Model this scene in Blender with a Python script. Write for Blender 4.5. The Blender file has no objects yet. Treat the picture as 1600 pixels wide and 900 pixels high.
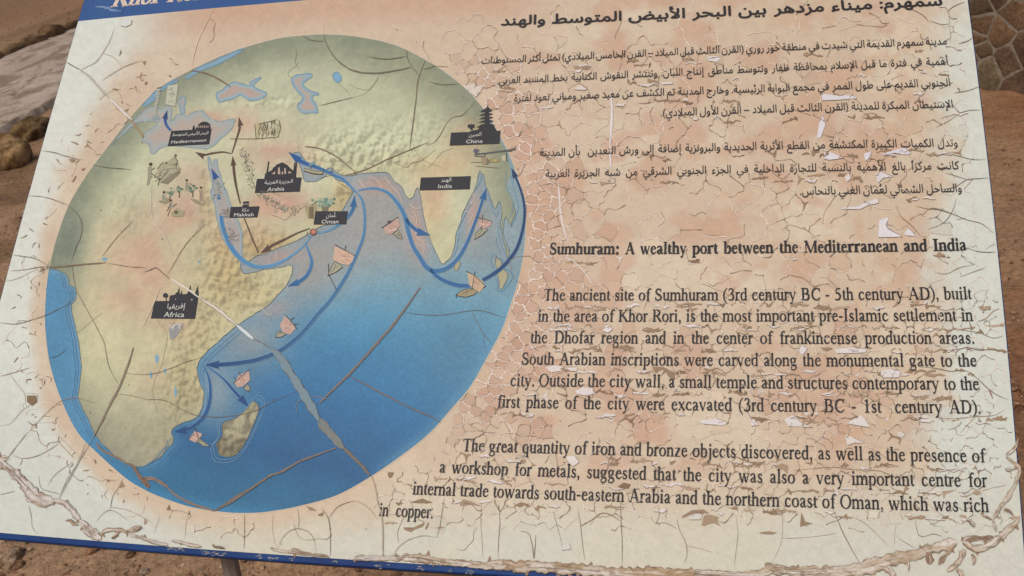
import bpy, bmesh, math, random
import numpy as np
from mathutils import Vector, Matrix
from mathutils.geometry import delaunay_2d_cdt

random.seed(7)
RNG = np.random.default_rng(7)
scene = bpy.context.scene
COL = scene.collection

# ------------------------------------------------------------------ camera, world, sun, exposure
F_TRUE, K_TRUE = 1634.84, 0.043036            # fitted lens of the photograph (pixels, barrel term)
F = 1600.0                                     # pinhole used for the render (1600 px wide frame)
RP = np.array([[0.97573, -0.07670, 0.20509],   # panel axes (u, v, away) in camera axes (right, down, forward)
               [-0.00532, 0.92806, 0.37238],
               [-0.21890, -0.36444, 0.90513]])
G = np.array([0.0922, 0.9167, 0.3888]); G /= np.linalg.norm(G)     # gravity in camera axes
D = 1.10                                       # distance from camera to the panel plane (m)
CAM_H = 1.52
UP = -G
FW = np.array([0, 0, 1.0]); FW = FW - (FW @ UP) * UP; FW /= np.linalg.norm(FW)
RT = np.cross(FW, UP)
M = np.array([RT, FW, UP])                     # camera axes -> world
CAM = np.array([0.0, 0.0, CAM_H])
NW = M @ RP[:, 2]                              # panel normal (away from camera), world
UW, VW = M @ RP[:, 0], M @ RP[:, 1]            # along the panel, down the panel

cam_data = bpy.data.cameras.new("camera")
cam = bpy.data.objects.new("camera", cam_data)
COL.objects.link(cam)
cam_data.sensor_width = 36.0
cam_data.lens = 36.0 * F / 1600.0
cam_data.clip_start, cam_data.clip_end = 0.02, 2000
cx, cy, cz = M @ np.array([1, 0, 0]), M @ np.array([0, -1, 0]), M @ np.array([0, 0, -1])
cam.matrix_world = Matrix(((cx[0], cy[0], cz[0], CAM[0]), (cx[1], cy[1], cz[1], CAM[1]),
                           (cx[2], cy[2], cz[2], CAM[2]), (0, 0, 0, 1)))
cam_data.dof.use_dof = True
cam_data.dof.focus_distance = 1.22
cam_data.dof.aperture_fstop = 20
scene.camera = cam

SUN_EL, SUN_AZ = math.radians(58), math.radians(215)
world = bpy.data.worlds.new("World"); scene.world = world
world.use_nodes = True
wn = world.node_tree.nodes; wl = world.node_tree.links
bgn = wn["Background"]
sky = wn.new("ShaderNodeTexSky"); sky.sky_type = 'NISHITA'; sky.sun_disc = False
sky.sun_elevation = SUN_EL; sky.sun_rotation = SUN_AZ
sky.air_density = 1.0; sky.dust_density = 4.0; sky.ozone_density = 1.0
wl.new(sky.outputs[0], bgn.inputs[0]); bgn.inputs[1].default_value = 0.09
sun_d = bpy.data.lights.new("sun", 'SUN'); sun = bpy.data.objects.new("sun", sun_d)
COL.objects.link(sun)
sun_d.energy = 1.2; sun_d.angle = math.radians(25); sun_d.color = (1.0, 0.975, 0.90)
sd = Vector((math.sin(SUN_AZ) * math.cos(SUN_EL), math.cos(SUN_AZ) * math.cos(SUN_EL), math.sin(SUN_EL)))
sun.rotation_euler = sd.to_track_quat('Z', 'Y').to_euler(); sun.location = (0, 0, 20)
scene.view_settings.view_transform = 'Standard'; scene.view_settings.look = 'None'
scene.view_settings.exposure = 0.0; scene.view_settings.gamma = 1.0
scene.view_settings.use_curve_mapping = False
EXPO = 0.80                                    # how bright a white surface of the sign renders (for picking albedo)

# ------------------------------------------------------------------ mapping helpers
def ray(px):
    px = np.atleast_2d(np.asarray(px, float))
    d = np.column_stack([(px[:, 0] - 800) / F, (px[:, 1] - 450) / F, np.ones(len(px))])
    return d @ M.T

def panel(px, off=0.0):
    """points of the sign face, lifted by off metres toward the reader"""
    d = ray(px); off = np.asarray(off, float)
    t = (D - off) / (d @ NW)
    return CAM + d * t[:, None]

def ground(px, z=0.0):
    d = ray(px); t = (z - CAM_H) / d[:, 2]
    return CAM + d * t[:, None]

def true_uv(px):
    p = np.atleast_2d(np.asarray(px, float)) - [800, 450]
    r2 = (p ** 2).sum(1, keepdims=True) / 918 ** 2
    q = p * (1 + K_TRUE * r2)
    w = np.column_stack([q / F_TRUE, np.ones(len(q))]) @ RP
    return w[:, :2] / w[:, 2:]

def uv_px(uv):
    uv = np.atleast_2d(np.asarray(uv, float))
    c = np.column_stack([uv, np.ones(len(uv))]) @ RP.T
    q = c[:, :2] / c[:, 2:] * F_TRUE
    p = q.copy()
    for _ in range(8):
        p = q / (1 + K_TRUE * (p ** 2).sum(1, keepdims=True) / 918 ** 2)
    return p + [800, 450]

def lin(c):
    c = np.asarray(c, float) / 255.0
    return np.where(c <= 0.04045, c / 12.92, ((c + 0.055) / 1.055) ** 2.4)

def alb(c):
    return np.clip(lin(c) / EXPO, 0.004, 0.9)

def _hash(ix, iy, s):
    h = (ix.astype(np.int64) * 374761393 + iy.astype(np.int64) * 668265263 + s * 974634777) & 0x7fffffff
    h = ((h ^ (h >> 13)) * 1274126177) & 0x7fffffff
    return ((h ^ (h >> 16)) & 0xffff) / 65535.0

def vnoise(x, y, s=0):
    ix, iy = np.floor(x), np.floor(y); fx, fy = x - ix, y - iy
    fx = fx * fx * (3 - 2 * fx); fy = fy * fy * (3 - 2 * fy)
    a, b = _hash(ix, iy, s), _hash(ix + 1, iy, s)
    c, d = _hash(ix, iy + 1, s), _hash(ix + 1, iy + 1, s)
    return a + (b - a) * fx + (c - a) * fy + (a - b - c + d) * fx * fy

def fbm(x, y, s=0, o=4):
    t, amp, tot = 0, 1.0, 0
    for i in range(o):
        t = t + amp * vnoise(x * 2 ** i, y * 2 ** i, s + i * 17); tot += amp; amp *= 0.5
    return t / tot

def sstep(a, b, x):
    t = np.clip((x - a) / (b - a), 0, 1); return t * t * (3 - 2 * t)

def mix(a, b, t):
    return a + (b - a) * np.asarray(t)[..., None]

def inside(px, poly):
    x, y = px[:, 0], px[:, 1]; r = np.zeros(len(px), bool); n = len(poly)
    for i in range(n):
        x0, y0 = poly[i]; x1, y1 = poly[(i + 1) % n]
        if y0 == y1: continue
        c = ((y0 > y) != (y1 > y)) & (x < (x1 - x0) * (y - y0) / (y1 - y0) + x0)
        r ^= c
    return r

def dist_pts(px, pts):
    out = np.full(len(px), 1e9)
    for i in range(0, len(px), 4000):
        d = ((px[i:i + 4000, None, :] - pts[None]) ** 2).sum(2).min(1)
        out[i:i + 4000] = np.sqrt(d)
    return out

def spline(pts, step=3.0, closed=False):
    """Catmull-Rom through the points (any number of columns), about step apart"""
    P = np.asarray(pts, float); n = len(P); out = []
    if n == 2 and not closed:
        m = max(1, int(np.hypot(*(P[1] - P[0])[:2]) / step))
        return np.array([P[0] + (P[1] - P[0]) * i / m for i in range(m + 1)])
    for i in range(n if closed else n - 1):
        if closed: p0, p1, p2, p3 = P[i - 1], P[i], P[(i + 1) % n], P[(i + 2) % n]
        else: p0, p1, p2, p3 = P[max(i - 1, 0)], P[i], P[i + 1], P[min(i + 2, n - 1)]
        m = max(1, int(np.hypot(*(p2 - p1)[:2]) / step))
        for j in range(m):
            t = j / m
            out.append(0.5 * (2 * p1 + (p2 - p0) * t + (2 * p0 - 5 * p1 + 4 * p2 - p3) * t * t + (3 * p1 - p0 - 3 * p2 + p3) * t ** 3))
    if not closed: out.append(P[-1])
    return np.array(out)

# ------------------------------------------------------------------ materials
def print_mat(name, rough=0.55, spec=0.25, speck=0.10, bump=0.0, scale=420.0):
    """printed film: colours from the mesh, small tonal speckle from noise"""
    m = bpy.data.materials.new(name); m.use_nodes = True
    n, l = m.node_tree.nodes, m.node_tree.links; b = n["Principled BSDF"]
    a = n.new("ShaderNodeVertexColor"); a.layer_name = "Col"
    tc = n.new("ShaderNodeTexCoord")
    nz = n.new("ShaderNodeTexNoise"); nz.inputs["Scale"].default_value = scale; nz.inputs["Detail"].default_value = 3
    mr = n.new("ShaderNodeMapRange"); mr.inputs["To Min"].default_value = 1 - speck; mr.inputs["To Max"].default_value = 1 + speck
    mr.inputs["From Min"].default_value = .3; mr.inputs["From Max"].default_value = .7
    mx = n.new("ShaderNodeMix"); mx.data_type = 'RGBA'; mx.blend_type = 'MULTIPLY'; mx.inputs["Factor"].default_value = 1
    l.new(tc.outputs["Object"], nz.inputs["Vector"]); l.new(nz.outputs["Fac"], mr.inputs["Value"])
    l.new(a.outputs["Color"], mx.inputs["A"]); l.new(mr.outputs["Result"], mx.inputs["B"])
    l.new(mx.outputs["Result"], b.inputs["Base Color"])
    b.inputs["Roughness"].default_value = rough; b.inputs["Specular IOR Level"].default_value = spec
    if bump:
        nb = n.new("ShaderNodeTexNoise"); nb.inputs["Scale"].default_value = 160; nb.inputs["Detail"].default_value = 5
        bp = n.new("ShaderNodeBump"); bp.inputs["Strength"].default_value = bump; bp.inputs["Distance"].default_value = 0.002
        l.new(tc.outputs["Object"], nb.inputs["Vector"]); l.new(nb.outputs["Fac"], bp.inputs["Height"]); l.new(bp.outputs["Normal"], b.inputs["Normal"])
    return m

def solid_mat(name, c, rough=0.6, spec=0.25, var=0.15, scale=60.0, bump=0.0, bscale=120.0, c2=None, metal=0.0):
    m = bpy.data.materials.new(name); m.use_nodes = True
    n, l = m.node_tree.nodes, m.node_tree.links; b = n["Principled BSDF"]
    tc = n.new("ShaderNodeTexCoord")
    nz = n.new("ShaderNodeTexNoise"); nz.inputs["Scale"].default_value = scale; nz.inputs["Detail"].default_value = 6
    cr = n.new("ShaderNodeValToRGB"); e = cr.color_ramp.elements
    c = np.asarray(c, float); d = np.asarray(c2 if c2 is not None else c * (1 + var), float)
    if c2 is None: c = c * (1 - var)
    e[0].position, e[1].position = 0.35, 0.65
    e[0].color = (*c, 1); e[1].color = (*d, 1)
    l.new(tc.outputs["Object"], nz.inputs["Vector"]); l.new(nz.outputs["Fac"], cr.inputs["Fac"]); l.new(cr.outputs["Color"], b.inputs["Base Color"])
    b.inputs["Roughness"].default_value = rough; b.inputs["Specular IOR Level"].default_value = spec; b.inputs["Metallic"].default_value = metal
    if bump:
        nb = n.new("ShaderNodeTexNoise"); nb.inputs["Scale"].default_value = bscale; nb.inputs["Detail"].default_value = 6
        bp = n.new("ShaderNodeBump"); bp.inputs["Strength"].default_value = bump; bp.inputs["Distance"].default_value = 0.01
        l.new(tc.outputs["Object"], nb.inputs["Vector"]); l.new(nb.outputs["Fac"], bp.inputs["Height"]); l.new(bp.outputs["Normal"], b.inputs["Normal"])
    return m

MAT_SHEET = print_mat("printed_sheet", 0.5, 0.3, 0.05, 0.07)
MAT_SEA = print_mat("printed_sea", 0.5, 0.28, 0.10, 0, 330)
MAT_INK = print_mat("printed_ink", 0.5, 0.24, 0.06)
MAT_PEEL = print_mat("peeled_film", 0.75, 0.15, 0.12, 0.1, 260)
MAT_BLUE = solid_mat("blue_paint", alb((6, 42, 94)), 0.55, 0.22, c2=alb((16, 58, 112)), scale=14)
MAT_STEEL = solid_mat("grey_steel", alb((112, 102, 92)), 0.6, 0.3, c2=alb((138, 126, 114)), scale=25)

# ------------------------------------------------------------------ object helpers
def tag(o, label=None, cat=None, group=None, kind=None):
    if label: o["label"] = label
    if cat: o["category"] = cat
    if group: o["group"] = group
    if kind: o["kind"] = kind
    return o

BASE = np.array([0.0, 0.0, 0.0])
def make_mesh(name, verts, faces, mat, parent=None, cols=None, origin=None, smooth=False):
    verts = np.asarray(verts, float)
    org = np.zeros(3) if origin is None else np.asarray(origin, float)
    me = bpy.data.meshes.new(name)
    me.from_pydata((verts - org).tolist(), [], [list(map(int, f)) for f in faces])
    if cols is not None:
        ca = me.color_attributes.new("Col", 'FLOAT_COLOR', 'POINT')
        cc = np.ones((len(verts), 4)); cc[:, :3] = cols
        ca.data.foreach_set("color", cc.astype(np.float32).ravel())
    me.materials.append(mat)
    if smooth: me.polygons.foreach_set("use_smooth", [True] * len(me.polygons))
    me.update()
    o = bpy.data.objects.new(name, me); COL.objects.link(o)
    if parent is not None: o.parent = parent
    else: o.location = org
    return o

class Ink:
    """flat pieces gathered in photo pixels, laid on the sign face as one mesh"""
    def __init__(s): s.v, s.f, s.c, s.offs, s.n = [], [], [], [], 0
    @property
    def z(s): s.n += 1; return (s.n % 151) * 4e-7
    def poly(s, pts, col):
        n = len(s.v); s.v += [tuple(p[:2]) for p in pts]; s.c += [tuple(col)] * len(pts)
        s.offs += [s.z] * len(pts)
        s.f.append(list(range(n, n + len(pts))))
    def fan(s, c, pts, col, ccol=None):
        n = len(s.v); s.v.append(tuple(c)); s.v += [tuple(p[:2]) for p in pts]
        s.c += [tuple(ccol if ccol is not None else col)] + [tuple(col)] * len(pts); s.offs += [s.z] * (len(pts) + 1)
        for i in range(len(pts)): s.f.append([n, n + 1 + i, n + 1 + (i + 1) % len(pts)])
    def ribbon(s, pts, col, col2=None, step=3.0, rough=0.0, closed=False, smooth=True):
        """pts: (x, y, width)"""
        P = np.asarray(pts, float)
        if P.shape[1] == 2: P = np.column_stack([P, np.ones(len(P))])
        if smooth: P = spline(P, step, closed)
        elif closed: P = np.vstack([P, P[:1]])
        if len(P) < 2: return
        t = np.gradient(P[:, :2], axis=0); L = np.hypot(t[:, 0], t[:, 1]) + 1e-9
        nn = np.column_stack([-t[:, 1], t[:, 0]]) / L[:, None]
        w = np.maximum(P[:, 2], 0.05) / 2
        wl, wr = w.copy(), w.copy()
        if rough:
            wl *= 1 + rough * (RNG.random(len(w)) * 2 - 1); wr *= 1 + rough * (RNG.random(len(w)) * 2 - 1)
        A, B = P[:, :2] + nn * wl[:, None], P[:, :2] - nn * wr[:, None]
        n = len(s.v); k = len(P); z = s.z
        for i in range(k):
            tt = i / (k - 1); c = tuple(np.asarray(col) if col2 is None else np.asarray(col) * (1 - tt) + np.asarray(col2) * tt)
            s.v += [tuple(A[i]), tuple(B[i])]; s.c += [c, c]; s.offs += [z, z]
        for i in range(k - 1): s.f.append([n + 2 * i, n + 2 * i + 1, n + 2 * i + 3, n + 2 * i + 2])
    def build(s, name, layer, parent, mat=None):
        if not s.f: return None
        return make_mesh(name, panel(np.array(s.v), LAY * layer + np.array(s.offs)), s.f, mat or MAT_INK, parent, np.array(s.c), BASE)

LAY = 0.00014

def fill(poly, spacing, colfn, name, layer, parent, mat, bstep=3.0, closed_spline=False):
    """a traced outline filled with a fine mesh whose colours come from colfn(px)"""
    P = np.asarray(poly, float)
    if closed_spline: P = spline(P, bstep, True)
    else:
        Q = []
        for i in range(len(P)):
            a, b = P[i], P[(i + 1) % len(P)]; m = max(1, int(np.hypot(*(b - a)) / bstep))
            Q += [a + (b - a) * j / m for j in range(m)]
        P = np.array(Q)
    x0, y0 = P.min(0); x1, y1 = P.max(0)
    gx, gy = np.meshgrid(np.arange(x0, x1, spacing), np.arange(y0, y1, spacing * 0.87))
    gx = gx + (np.arange(gx.shape[0]) % 2)[:, None] * spacing / 2
    g = np.column_stack([gx.ravel(), gy.ravel()])
    if len(g):
        g = g[inside(g, P)]
        if len(g): g = g[dist_pts(g, P) > spacing * 0.55]
    n = len(P); pts = [Vector(p) for p in P] + [Vector(p) for p in g]
    ed = [(i, (i + 1) % n) for i in range(n)]
    v, _, f, *_r = delaunay_2d_cdt(pts, ed, [], 1, 1e-5)
    V = np.array([tuple(p) for p in v])
    return make_mesh(name, panel(V, LAY * layer), f, mat, parent, colfn(V), BASE)

# ------------------------------------------------------------------ the sign: root, board, posts
U0, U1, VT, VH, VP, VB = -0.8836, 0.2505, -0.905, -0.8006, -0.1118, -0.1050   # left, right, top, header edge, print edge, bottom
def face_uv(uv, off): return panel(uv_px(uv), off)
c_mid = face_uv([[(U0 + U1) / 2, (VT + VB) / 2]], 0)[0]
BASE = np.array([c_mid[0], c_mid[1], 0.0])
sign = bpy.data.objects.new("information_sign", None); COL.objects.link(sign); sign.location = BASE
tag(sign, "weathered tilted information board with a globe map and Arabic and English text", "information sign")

def slab(name, u0, u1, v0, v1, off_front, thick, mat, parent, n=40):
    """a board: rounded grid front, straight sides, flat back"""
    us = np.linspace(u0, u1, n); vs = np.linspace(v0, v1, n)
    loop = [(u, v0) for u in us] + [(u1, v) for v in vs[1:]] + [(u, v1) for u in us[::-1][1:]] + [(u0, v) for v in vs[::-1][1:-1]]
    L = np.array(loop); k = len(L); c = np.array([[(u0 + u1) / 2, (v0 + v1) / 2]])
    fpts = face_uv(L, off_front); bpts = fpts + NW * thick
    cin = 0.0012
    L2 = np.clip(L, [u0 + cin, v0 + cin], [u1 - cin, v1 - cin])
    f2 = face_uv(L2, off_front + 0.0009)
    V = np.vstack([f2, fpts, bpts, face_uv(c, off_front + 0.0009), face_uv(c, off_front) + NW * thick])
    F_ = []
    for i in range(k):
        j = (i + 1) % k
        F_ += [[i, j, 3 * k], [k + i, k + j, j, i], [2 * k + i, 2 * k + j, k + j, k + i], [2 * k + j, 2 * k + i, 3 * k + 1]]
    return make_mesh(name, V, F_, mat, parent, None, BASE)

slab("board", U0 + 0.0003, U1 + 0.0004, VT - 0.004, VB, -0.0016, 0.016, MAT_BLUE, sign)

def post(u):
    """square tube standing on the ground under the board"""
    top = face_uv([[u, -0.112]], 0)[0] + NW * 0.045
    h = 0.0098
    V, F_ = [], []
    tz = top[2] + 0.03
    for z in (-0.15, tz):
        for a in range(8):
            an = a * math.pi / 4
            V.append((top[0] + h * 1.08 * math.cos(an), top[1] + h * 1.08 * math.sin(an) , z))
    V = np.array(V)
    for i in range(8): F_.append([i, (i + 1) % 8, 8 + (i + 1) % 8, 8 + i])
    F_ += [list(range(8))[::-1], list(range(8, 16))]
    o = make_mesh("support_post", V, F_, MAT_STEEL, sign, None, BASE)
    return o
post(-0.540); post(-0.12)
# ------------------------------------------------------------------ printed sheet with its ground colours
GLOBE = [(72,450),(75,425),(81,397),(90,365),(107,320),(130,280),(150,252),(170,226),(210,175),(250,136),(300,108),(350,85),(400,68),(440,58.5),(472,55),(506,53),(545,55),(575,59.5),(605,66),(637,78),(682,103),(720,131),(750,162),(775,200),(797,243),(812,285),(820,325),(822,360),(819,395),(811,437),(800,472),(785,515),(760,562),(735,605),(707,638),(674,675),(635,707),(580,745),(525,775),(465,792),(427,799),(400,802),(365,802),(335,799),(295,792),(250,777),(222,764),(195,747),(150,707),(120,675),(95,625),(78,572),(71,525),(69.5,490)]
GL = spline(GLOBE, 4, True)

# text lines: (string, three baseline points)
ENG = [("The ancient site of Sumhuram (3rd century BC - 5th century AD), built", (849, 469.5), (1200, 469.0), (1519, 467.5)),
 ("in the area of Khor Rori, is the most important pre-Islamic settlement in", (839.5, 502.5), (1200, 502.2), (1521, 501.3)),
 ("the Dhofar region and in the center of frankincense production areas.", (828, 536), (1200, 537), (1524, 537)),
 ("South Arabian inscriptions were carved along the monumental gate to the", (814, 569.5), (1200, 571.9), (1527, 572.7)),
 ("city. Outside the city wall, a small temple and structures contemporary to the", (796.5, 603), (1200, 606.8), (1531, 609.2)),
 ("first phase of the city were excavated (3rd century BC - 1st  century AD).", (776, 636.5), (1200, 642.8), (1534, 646.2)),
 ("The great quantity of iron and bronze objects discovered, as well as the presence of", (722, 705), (1130, 714.8), (1540, 722.5)),
 ("a workshop for metals, suggested that the city was also a very important centre for", (685.5, 738.5), (1115, 752.5), (1543, 761)),
 ("internal trade towards south-eastern Arabia and the northern coast of Oman, which was rich", (643.5, 772.3), (1095, 788), (1546, 800.3)),
 ("in copper.", (591, 806), (634, 808), (677, 810))]
ENG_TITLE = ("Sumhuram: A wealthy port between the Mediterranean and India", (858, 397.3), (1190, 395.3), (1511, 391.2))
ARA = [("مدينة سمهرم القديمة التي شيدت في منطقة خور روري (القرن الثالث قبل الميلاد – القرن الخامس الميلادي) تمثل أكثر المستوطنات", (752, 99.5), (1130, 82.5), (1479.5, 69)),
 ("أهمية في فترة ما قبل الإسلام بمحافظة ظفار وتتوسط مناطق إنتاج اللبان. وتنتشر النقوش الكتابية بخط المسند العربي", (779, 131), (1130, 114.5), (1482, 100.5)),
 ("الجنوبي القديم على طول الممر في مجمع البوابة الرئيسية. وخارج المدينة تم الكشف عن معبد صغير ومباني تعود لفترة", (803, 158.5), (1130, 145.5), (1485, 134)),
 ("الإستيطان المبكرة للمدينة (القرن الثالث قبل الميلاد – القرن الأول الميلادي).", (1032, 181.5), (1260, 173.5), (1489, 167.5)),
 ("وتدل الكميات الكبيرة المكتشفة من القطع الأثرية الحديدية والبرونزية إضافة إلى ورش التعدين  بأن المدينة", (843, 244), (1170, 234), (1496.5, 228.5)),
 ("كانت مركزاً بالغ الأهمية بالنسبة للتجارة الداخلية في الجزء الجنوبي الشرقي من شبه الجزيرة العربية", (852, 277), (1175, 269.5), (1499, 264)),
 ("والساحل الشمالي لعُمان الغني بالنحاس.", (1250, 304), (1376, 302), (1503, 299.5))]
ARA_TITLE = ("سمهرم: ميناء مزدهر بين البحر الأبيض المتوسط والهند", (782, 39.5), (1130, 24.5), (1473, 7.5))

def line_y(L, x):
    (x0, y0), (x1, y1), (x2, y2) = L[1:]
    return y0 * (x - x1) * (x - x2) / ((x0 - x1) * (x0 - x2)) + y1 * (x - x0) * (x - x2) / ((x1 - x0) * (x1 - x2)) + y2 * (x - x0) * (x - x1) / ((x2 - x0) * (x2 - x1))

def left_edge_x(y): return np.interp(y, [-80, 0, 33, 97, 225, 450, 900], [155, 131, 122, 103.5, 66, 5, -120])
def right_edge_x(y): return np.interp(y, [-80, 0, 225, 450, 675, 900], [1503, 1512, 1538, 1563, 1587, 1610])

def sheet_colour(px):
    x, y = px[:, 0], px[:, 1]
    n1 = fbm(x / 60, y / 45, 1, 4); n2 = fbm(x / 22, y / 18, 9, 3); n3 = fbm(x / 140, y / 110, 5, 3)
    dg = dist_pts(px, GL); ins = inside(px, GLOBE); dg = np.where(ins, -dg, dg)
    c = np.tile(np.array([191., 171., 146.]), (len(px), 1))
    c = mix(c, np.array([198., 182., 158.]), sstep(.5, .72, n3))
    # rosy marble patches, strongest beside the globe's right rim and along the top
    ring = np.exp(-(np.maximum(dg, 0) / 85) ** 2) * sstep(700, 790, x) * sstep(720, 620, y) * sstep(100, 170, y)
    top = sstep(60, 15, y - np.interp(x, [230, 480, 1500], [20, -5, -25])) * sstep(190, 260, x) * sstep(900, 760, x)
    rose = np.clip(0.55 * ring + 0.9 * top + 0.85 * sstep(.50, .66, n1) * sstep(760, 860, x) * sstep(830, 730, y), 0, 1)
    low = sstep(420, 560, y) * sstep(1420, 1250, x) * sstep(720, 640, y) * sstep(770, 840, x + 0.5 * (640 - y) * 0)
    rose = np.clip(rose + 0.45 * low * sstep(.4, .6, n1), 0, 1)
    c = mix(c, np.array([184., 146., 120.]), 0.72 * rose * (0.7 + 0.5 * n2))
    c = mix(c, np.array([188., 158., 128.]), 0.5 * sstep(.55, .7, n2) * sstep(1000, 1250, x) * sstep(760, 700, y))
    # cream margins
    cream = np.array([201., 203., 191.])
    lft = left_edge_x(y)
    glow = np.interp(y, [30, 100, 200, 320, 420, 520, 640, 720, 800], [95, 112, 82, 50, 38, 40, 50, 60, 50])
    ml = sstep(0.2, 0.8, dg / glow + (n1 - .5) * .5) * sstep(330, 150, x)
    ml = np.maximum(ml, sstep(150, 95, x - np.interp(y, [0, 33, 120], [110, 90, 40])) * sstep(190, 150, y) * sstep(250, 175, x))
    ml = np.maximum(ml, sstep(700, 800, y + (n1 - .5) * 50) * sstep(420, 150, x) * sstep(5, 60, dg))
    mr = sstep(1430, 1510, x + (n1 - .5) * 110 + (n2 - .5) * 40 + np.interp(y, [0, 300, 560, 700], [0, 0, -12, 35]))
    c = mix(c, cream, ml); c = mix(c, np.array([196., 198., 185.]), mr)
    mb = sstep(735, 850, y + (n1 - .5) * 60 + np.clip(x - 1100, 0, 500) * .09)
    c = mix(c, np.array([194., 188., 167.]), np.where(x < 1250, 1, sstep(1600, 1250, x)) * mb * sstep(0, 40, dg) * (1 - ml))
    c = mix(c, np.array([192., 190., 175.]), mb * sstep(1150, 1480, x) * .85)
    c = mix(c, np.array([192., 189., 176.]), sstep(790, 850, y) * sstep(.45, .65, n3) * .6)
    c = mix(c, np.array([190., 192., 181.]), .7 * sstep(560, 700, y) * sstep(420, 300, x) * sstep(20, 60, dg))
    # warm rim next to the globe
    rim = np.exp(-(np.maximum(dg, 0) / 20) ** 2)
    c = mix(c, np.array([193., 170., 148.]), .14 * rim * sstep(500, 380, x) * sstep(60, 150, y))
    c = mix(c, np.array([196., 175., 147.]), .55 * rim * sstep(640, 760, y))
    # paler halo that keeps the letters readable
    for L in ENG + [ENG_TITLE]:
        d = (line_y(L, x) - 7 - y) / 11
        hl = np.exp(-d * d) * sstep(L[1][0] - 25, L[1][0] + 5, x) * sstep(L[3][0] + 30, L[3][0], x)
        c = mix(c, np.array([199., 180., 155.]), .38 * hl * (1 - mr))
    c = c * (1 + (fbm(x / 7, y / 6, 33, 2) - .5)[:, None] * .07)
    return alb(c)

def sheet():
    nu, nv = 330, 200
    us = np.linspace(U0 + 0.0008, U1 - 0.0005, nu); vs = np.linspace(VH, VP, nv)
    uu, vv = np.meshgrid(us, vs); px = uv_px(np.column_stack([uu.ravel(), vv.ravel()]))
    F_ = [[j * nu + i, j * nu + i + 1, (j + 1) * nu + i + 1, (j + 1) * nu + i] for j in range(nv - 1) for i in range(nu - 1)]
    make_mesh("printed_sheet", panel(px, 0), F_, MAT_SHEET, sign, sheet_colour(px), BASE, True)
    # header band of plain blue film
    nu, nv = 120, 8
    us = np.linspace(U0 + 0.0008, U1 - 0.0005, nu); vs = np.linspace(VT, VH, nv)
    uu, vv = np.meshgrid(us, vs); px = uv_px(np.column_stack([uu.ravel(), vv.ravel()]))
    F_ = [[j * nu + i, j * nu + i + 1, (j + 1) * nu + i + 1, (j + 1) * nu + i] for j in range(nv - 1) for i in range(nu - 1)]
    n = fbm(px[:, 0] / 40, px[:, 1] / 25, 3, 3)
    c = mix(np.tile(np.array([34., 72., 126.]), (len(px), 1)), np.array([46., 84., 132.]), n)
    make_mesh("header_band", panel(px, 0.0), F_, MAT_SHEET, sign, alb(c), BASE, True)
    k = Ink(); k.ribbon([(149, 10, 1), (165, 12, 3), (176, 15.5, 4), (190, 17.5, 2)], alb((120, 140, 170)), alb((95, 122, 162)), rough=.6)
    k.ribbon([(195, 11, 1), (191, 17, 2), (188, 23, 1)], alb((44, 72, 112)))
    k.build("scuff_mark", 2, sign)
sheet()

# ------------------------------------------------------------------ globe
ocean = None
def near_poly_dist(px, poly): return dist_pts(px, spline(poly, 3, True))

LAND = [(72,420),(84,420),(95,424.5),(104,430),(107,438),(108,445),(116,449),(119,457),(118.5,466),(112,477),(113,492),(118,510),(122,530),(124.5,552),(127,575),(125,598),(122,620),(127,634),(136,652),(143,668),(149,680),(158,692),(170,703),(182,714),(200,725),(214,729),(228,728),(241,721),(252,713),(261,701),(269,694),(271,684),(267,676),(272,668),(287,660),(298,657),(310,649),(317,632),(318.5,613),(313,600),(309,585),(308,575),(312,563),(322,551),(345,530),(370,509),(400,489),(420,476),(437,457),(447,446),(455,430),(457,416),(452,414),(440,418),(425,420),(413,421),(400,425),(388,427),(380,427),(376,420),(376,411),(380,409),(384,412),(393,405),(402,399),(412,397),(425,392),(440,385),(452,381),(462,377),(470,372),(480,366),(490,360),(500,354),(515,350),(524,342),(532,334),(539,322),(545,312),(550,303),(552,297),(545,290),(536,284),(528,282),(521,276),(519,270),(517,267),(511,271),(507,276),(500,280),(493,283),(486,284),(478,284),(474,279),(472,270),(468,258),(462,248),(458,240),(466,238),(474,246),(480,254),(490,258),(500,262),(508,266),(515,262),(522,265),(528,271),(536,274),(548,274),(560,272),(575,270),(590,269.5),(603,269),(608,272),(613,278),(617,284),(622,287),(628,292),(631,300),(634,306),(640,311),(646,307),(649,298),(653,293),(656,302),(658,315),(661,330),(664,346),(668,362),(674,378),(680,392),(687,407),(692,413),(698,408),(705,401),(709,390),(711,377),(713,365),(718,352),(721,340),(723,331),(729,322),(733,312),(736,306),(741,297),(744,289),(746,280),(748,272),(750,266),(752,271),(756,272),(757,280),(759,291),(763,299),(767,310),(771,322),(774,326),(777,321),(780,314),(783,320),(784,332),(783,343),(782,352),(783,361),(785,372),(788,382),(791,392),(793,402),(795,402),(795,390),(791,379),(787,371),(786,360),(787,350),(788,342),(790,338),(794,345),(797,352),(800,356),(799,349),(803,340),(806,332),(804,326),(803,318),(801,310),(797,302),(793,296),(793,287),(795,280),(798,272),(797,262),(795,254),(790,235),(768,196),(750,163),(720,132),(682,104),(637,79),(605,67),(575,60.5),(545,56),(506,54),(472,56),(440,59.5),(400,69),(350,86),(300,109),(250,137),(210,176),(170,227),(150,253),(130,281),(107,321),(90,366),(81,398)]
RED_SEA = [(325,244),(328,246),(332,258),(334,250),(339,249),(341,262),(345,275),(350,290),(356,305),(360,318),(366,330),(372,345),(378,362),(379,380),(379,398),(382,408),(378,414),(373,407),(364,398),(356,386),(348,374),(345,362),(341,350),(338,338),(336,322),(331,310),(329,300),(332,290),(329,275),(325,260)]
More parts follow.
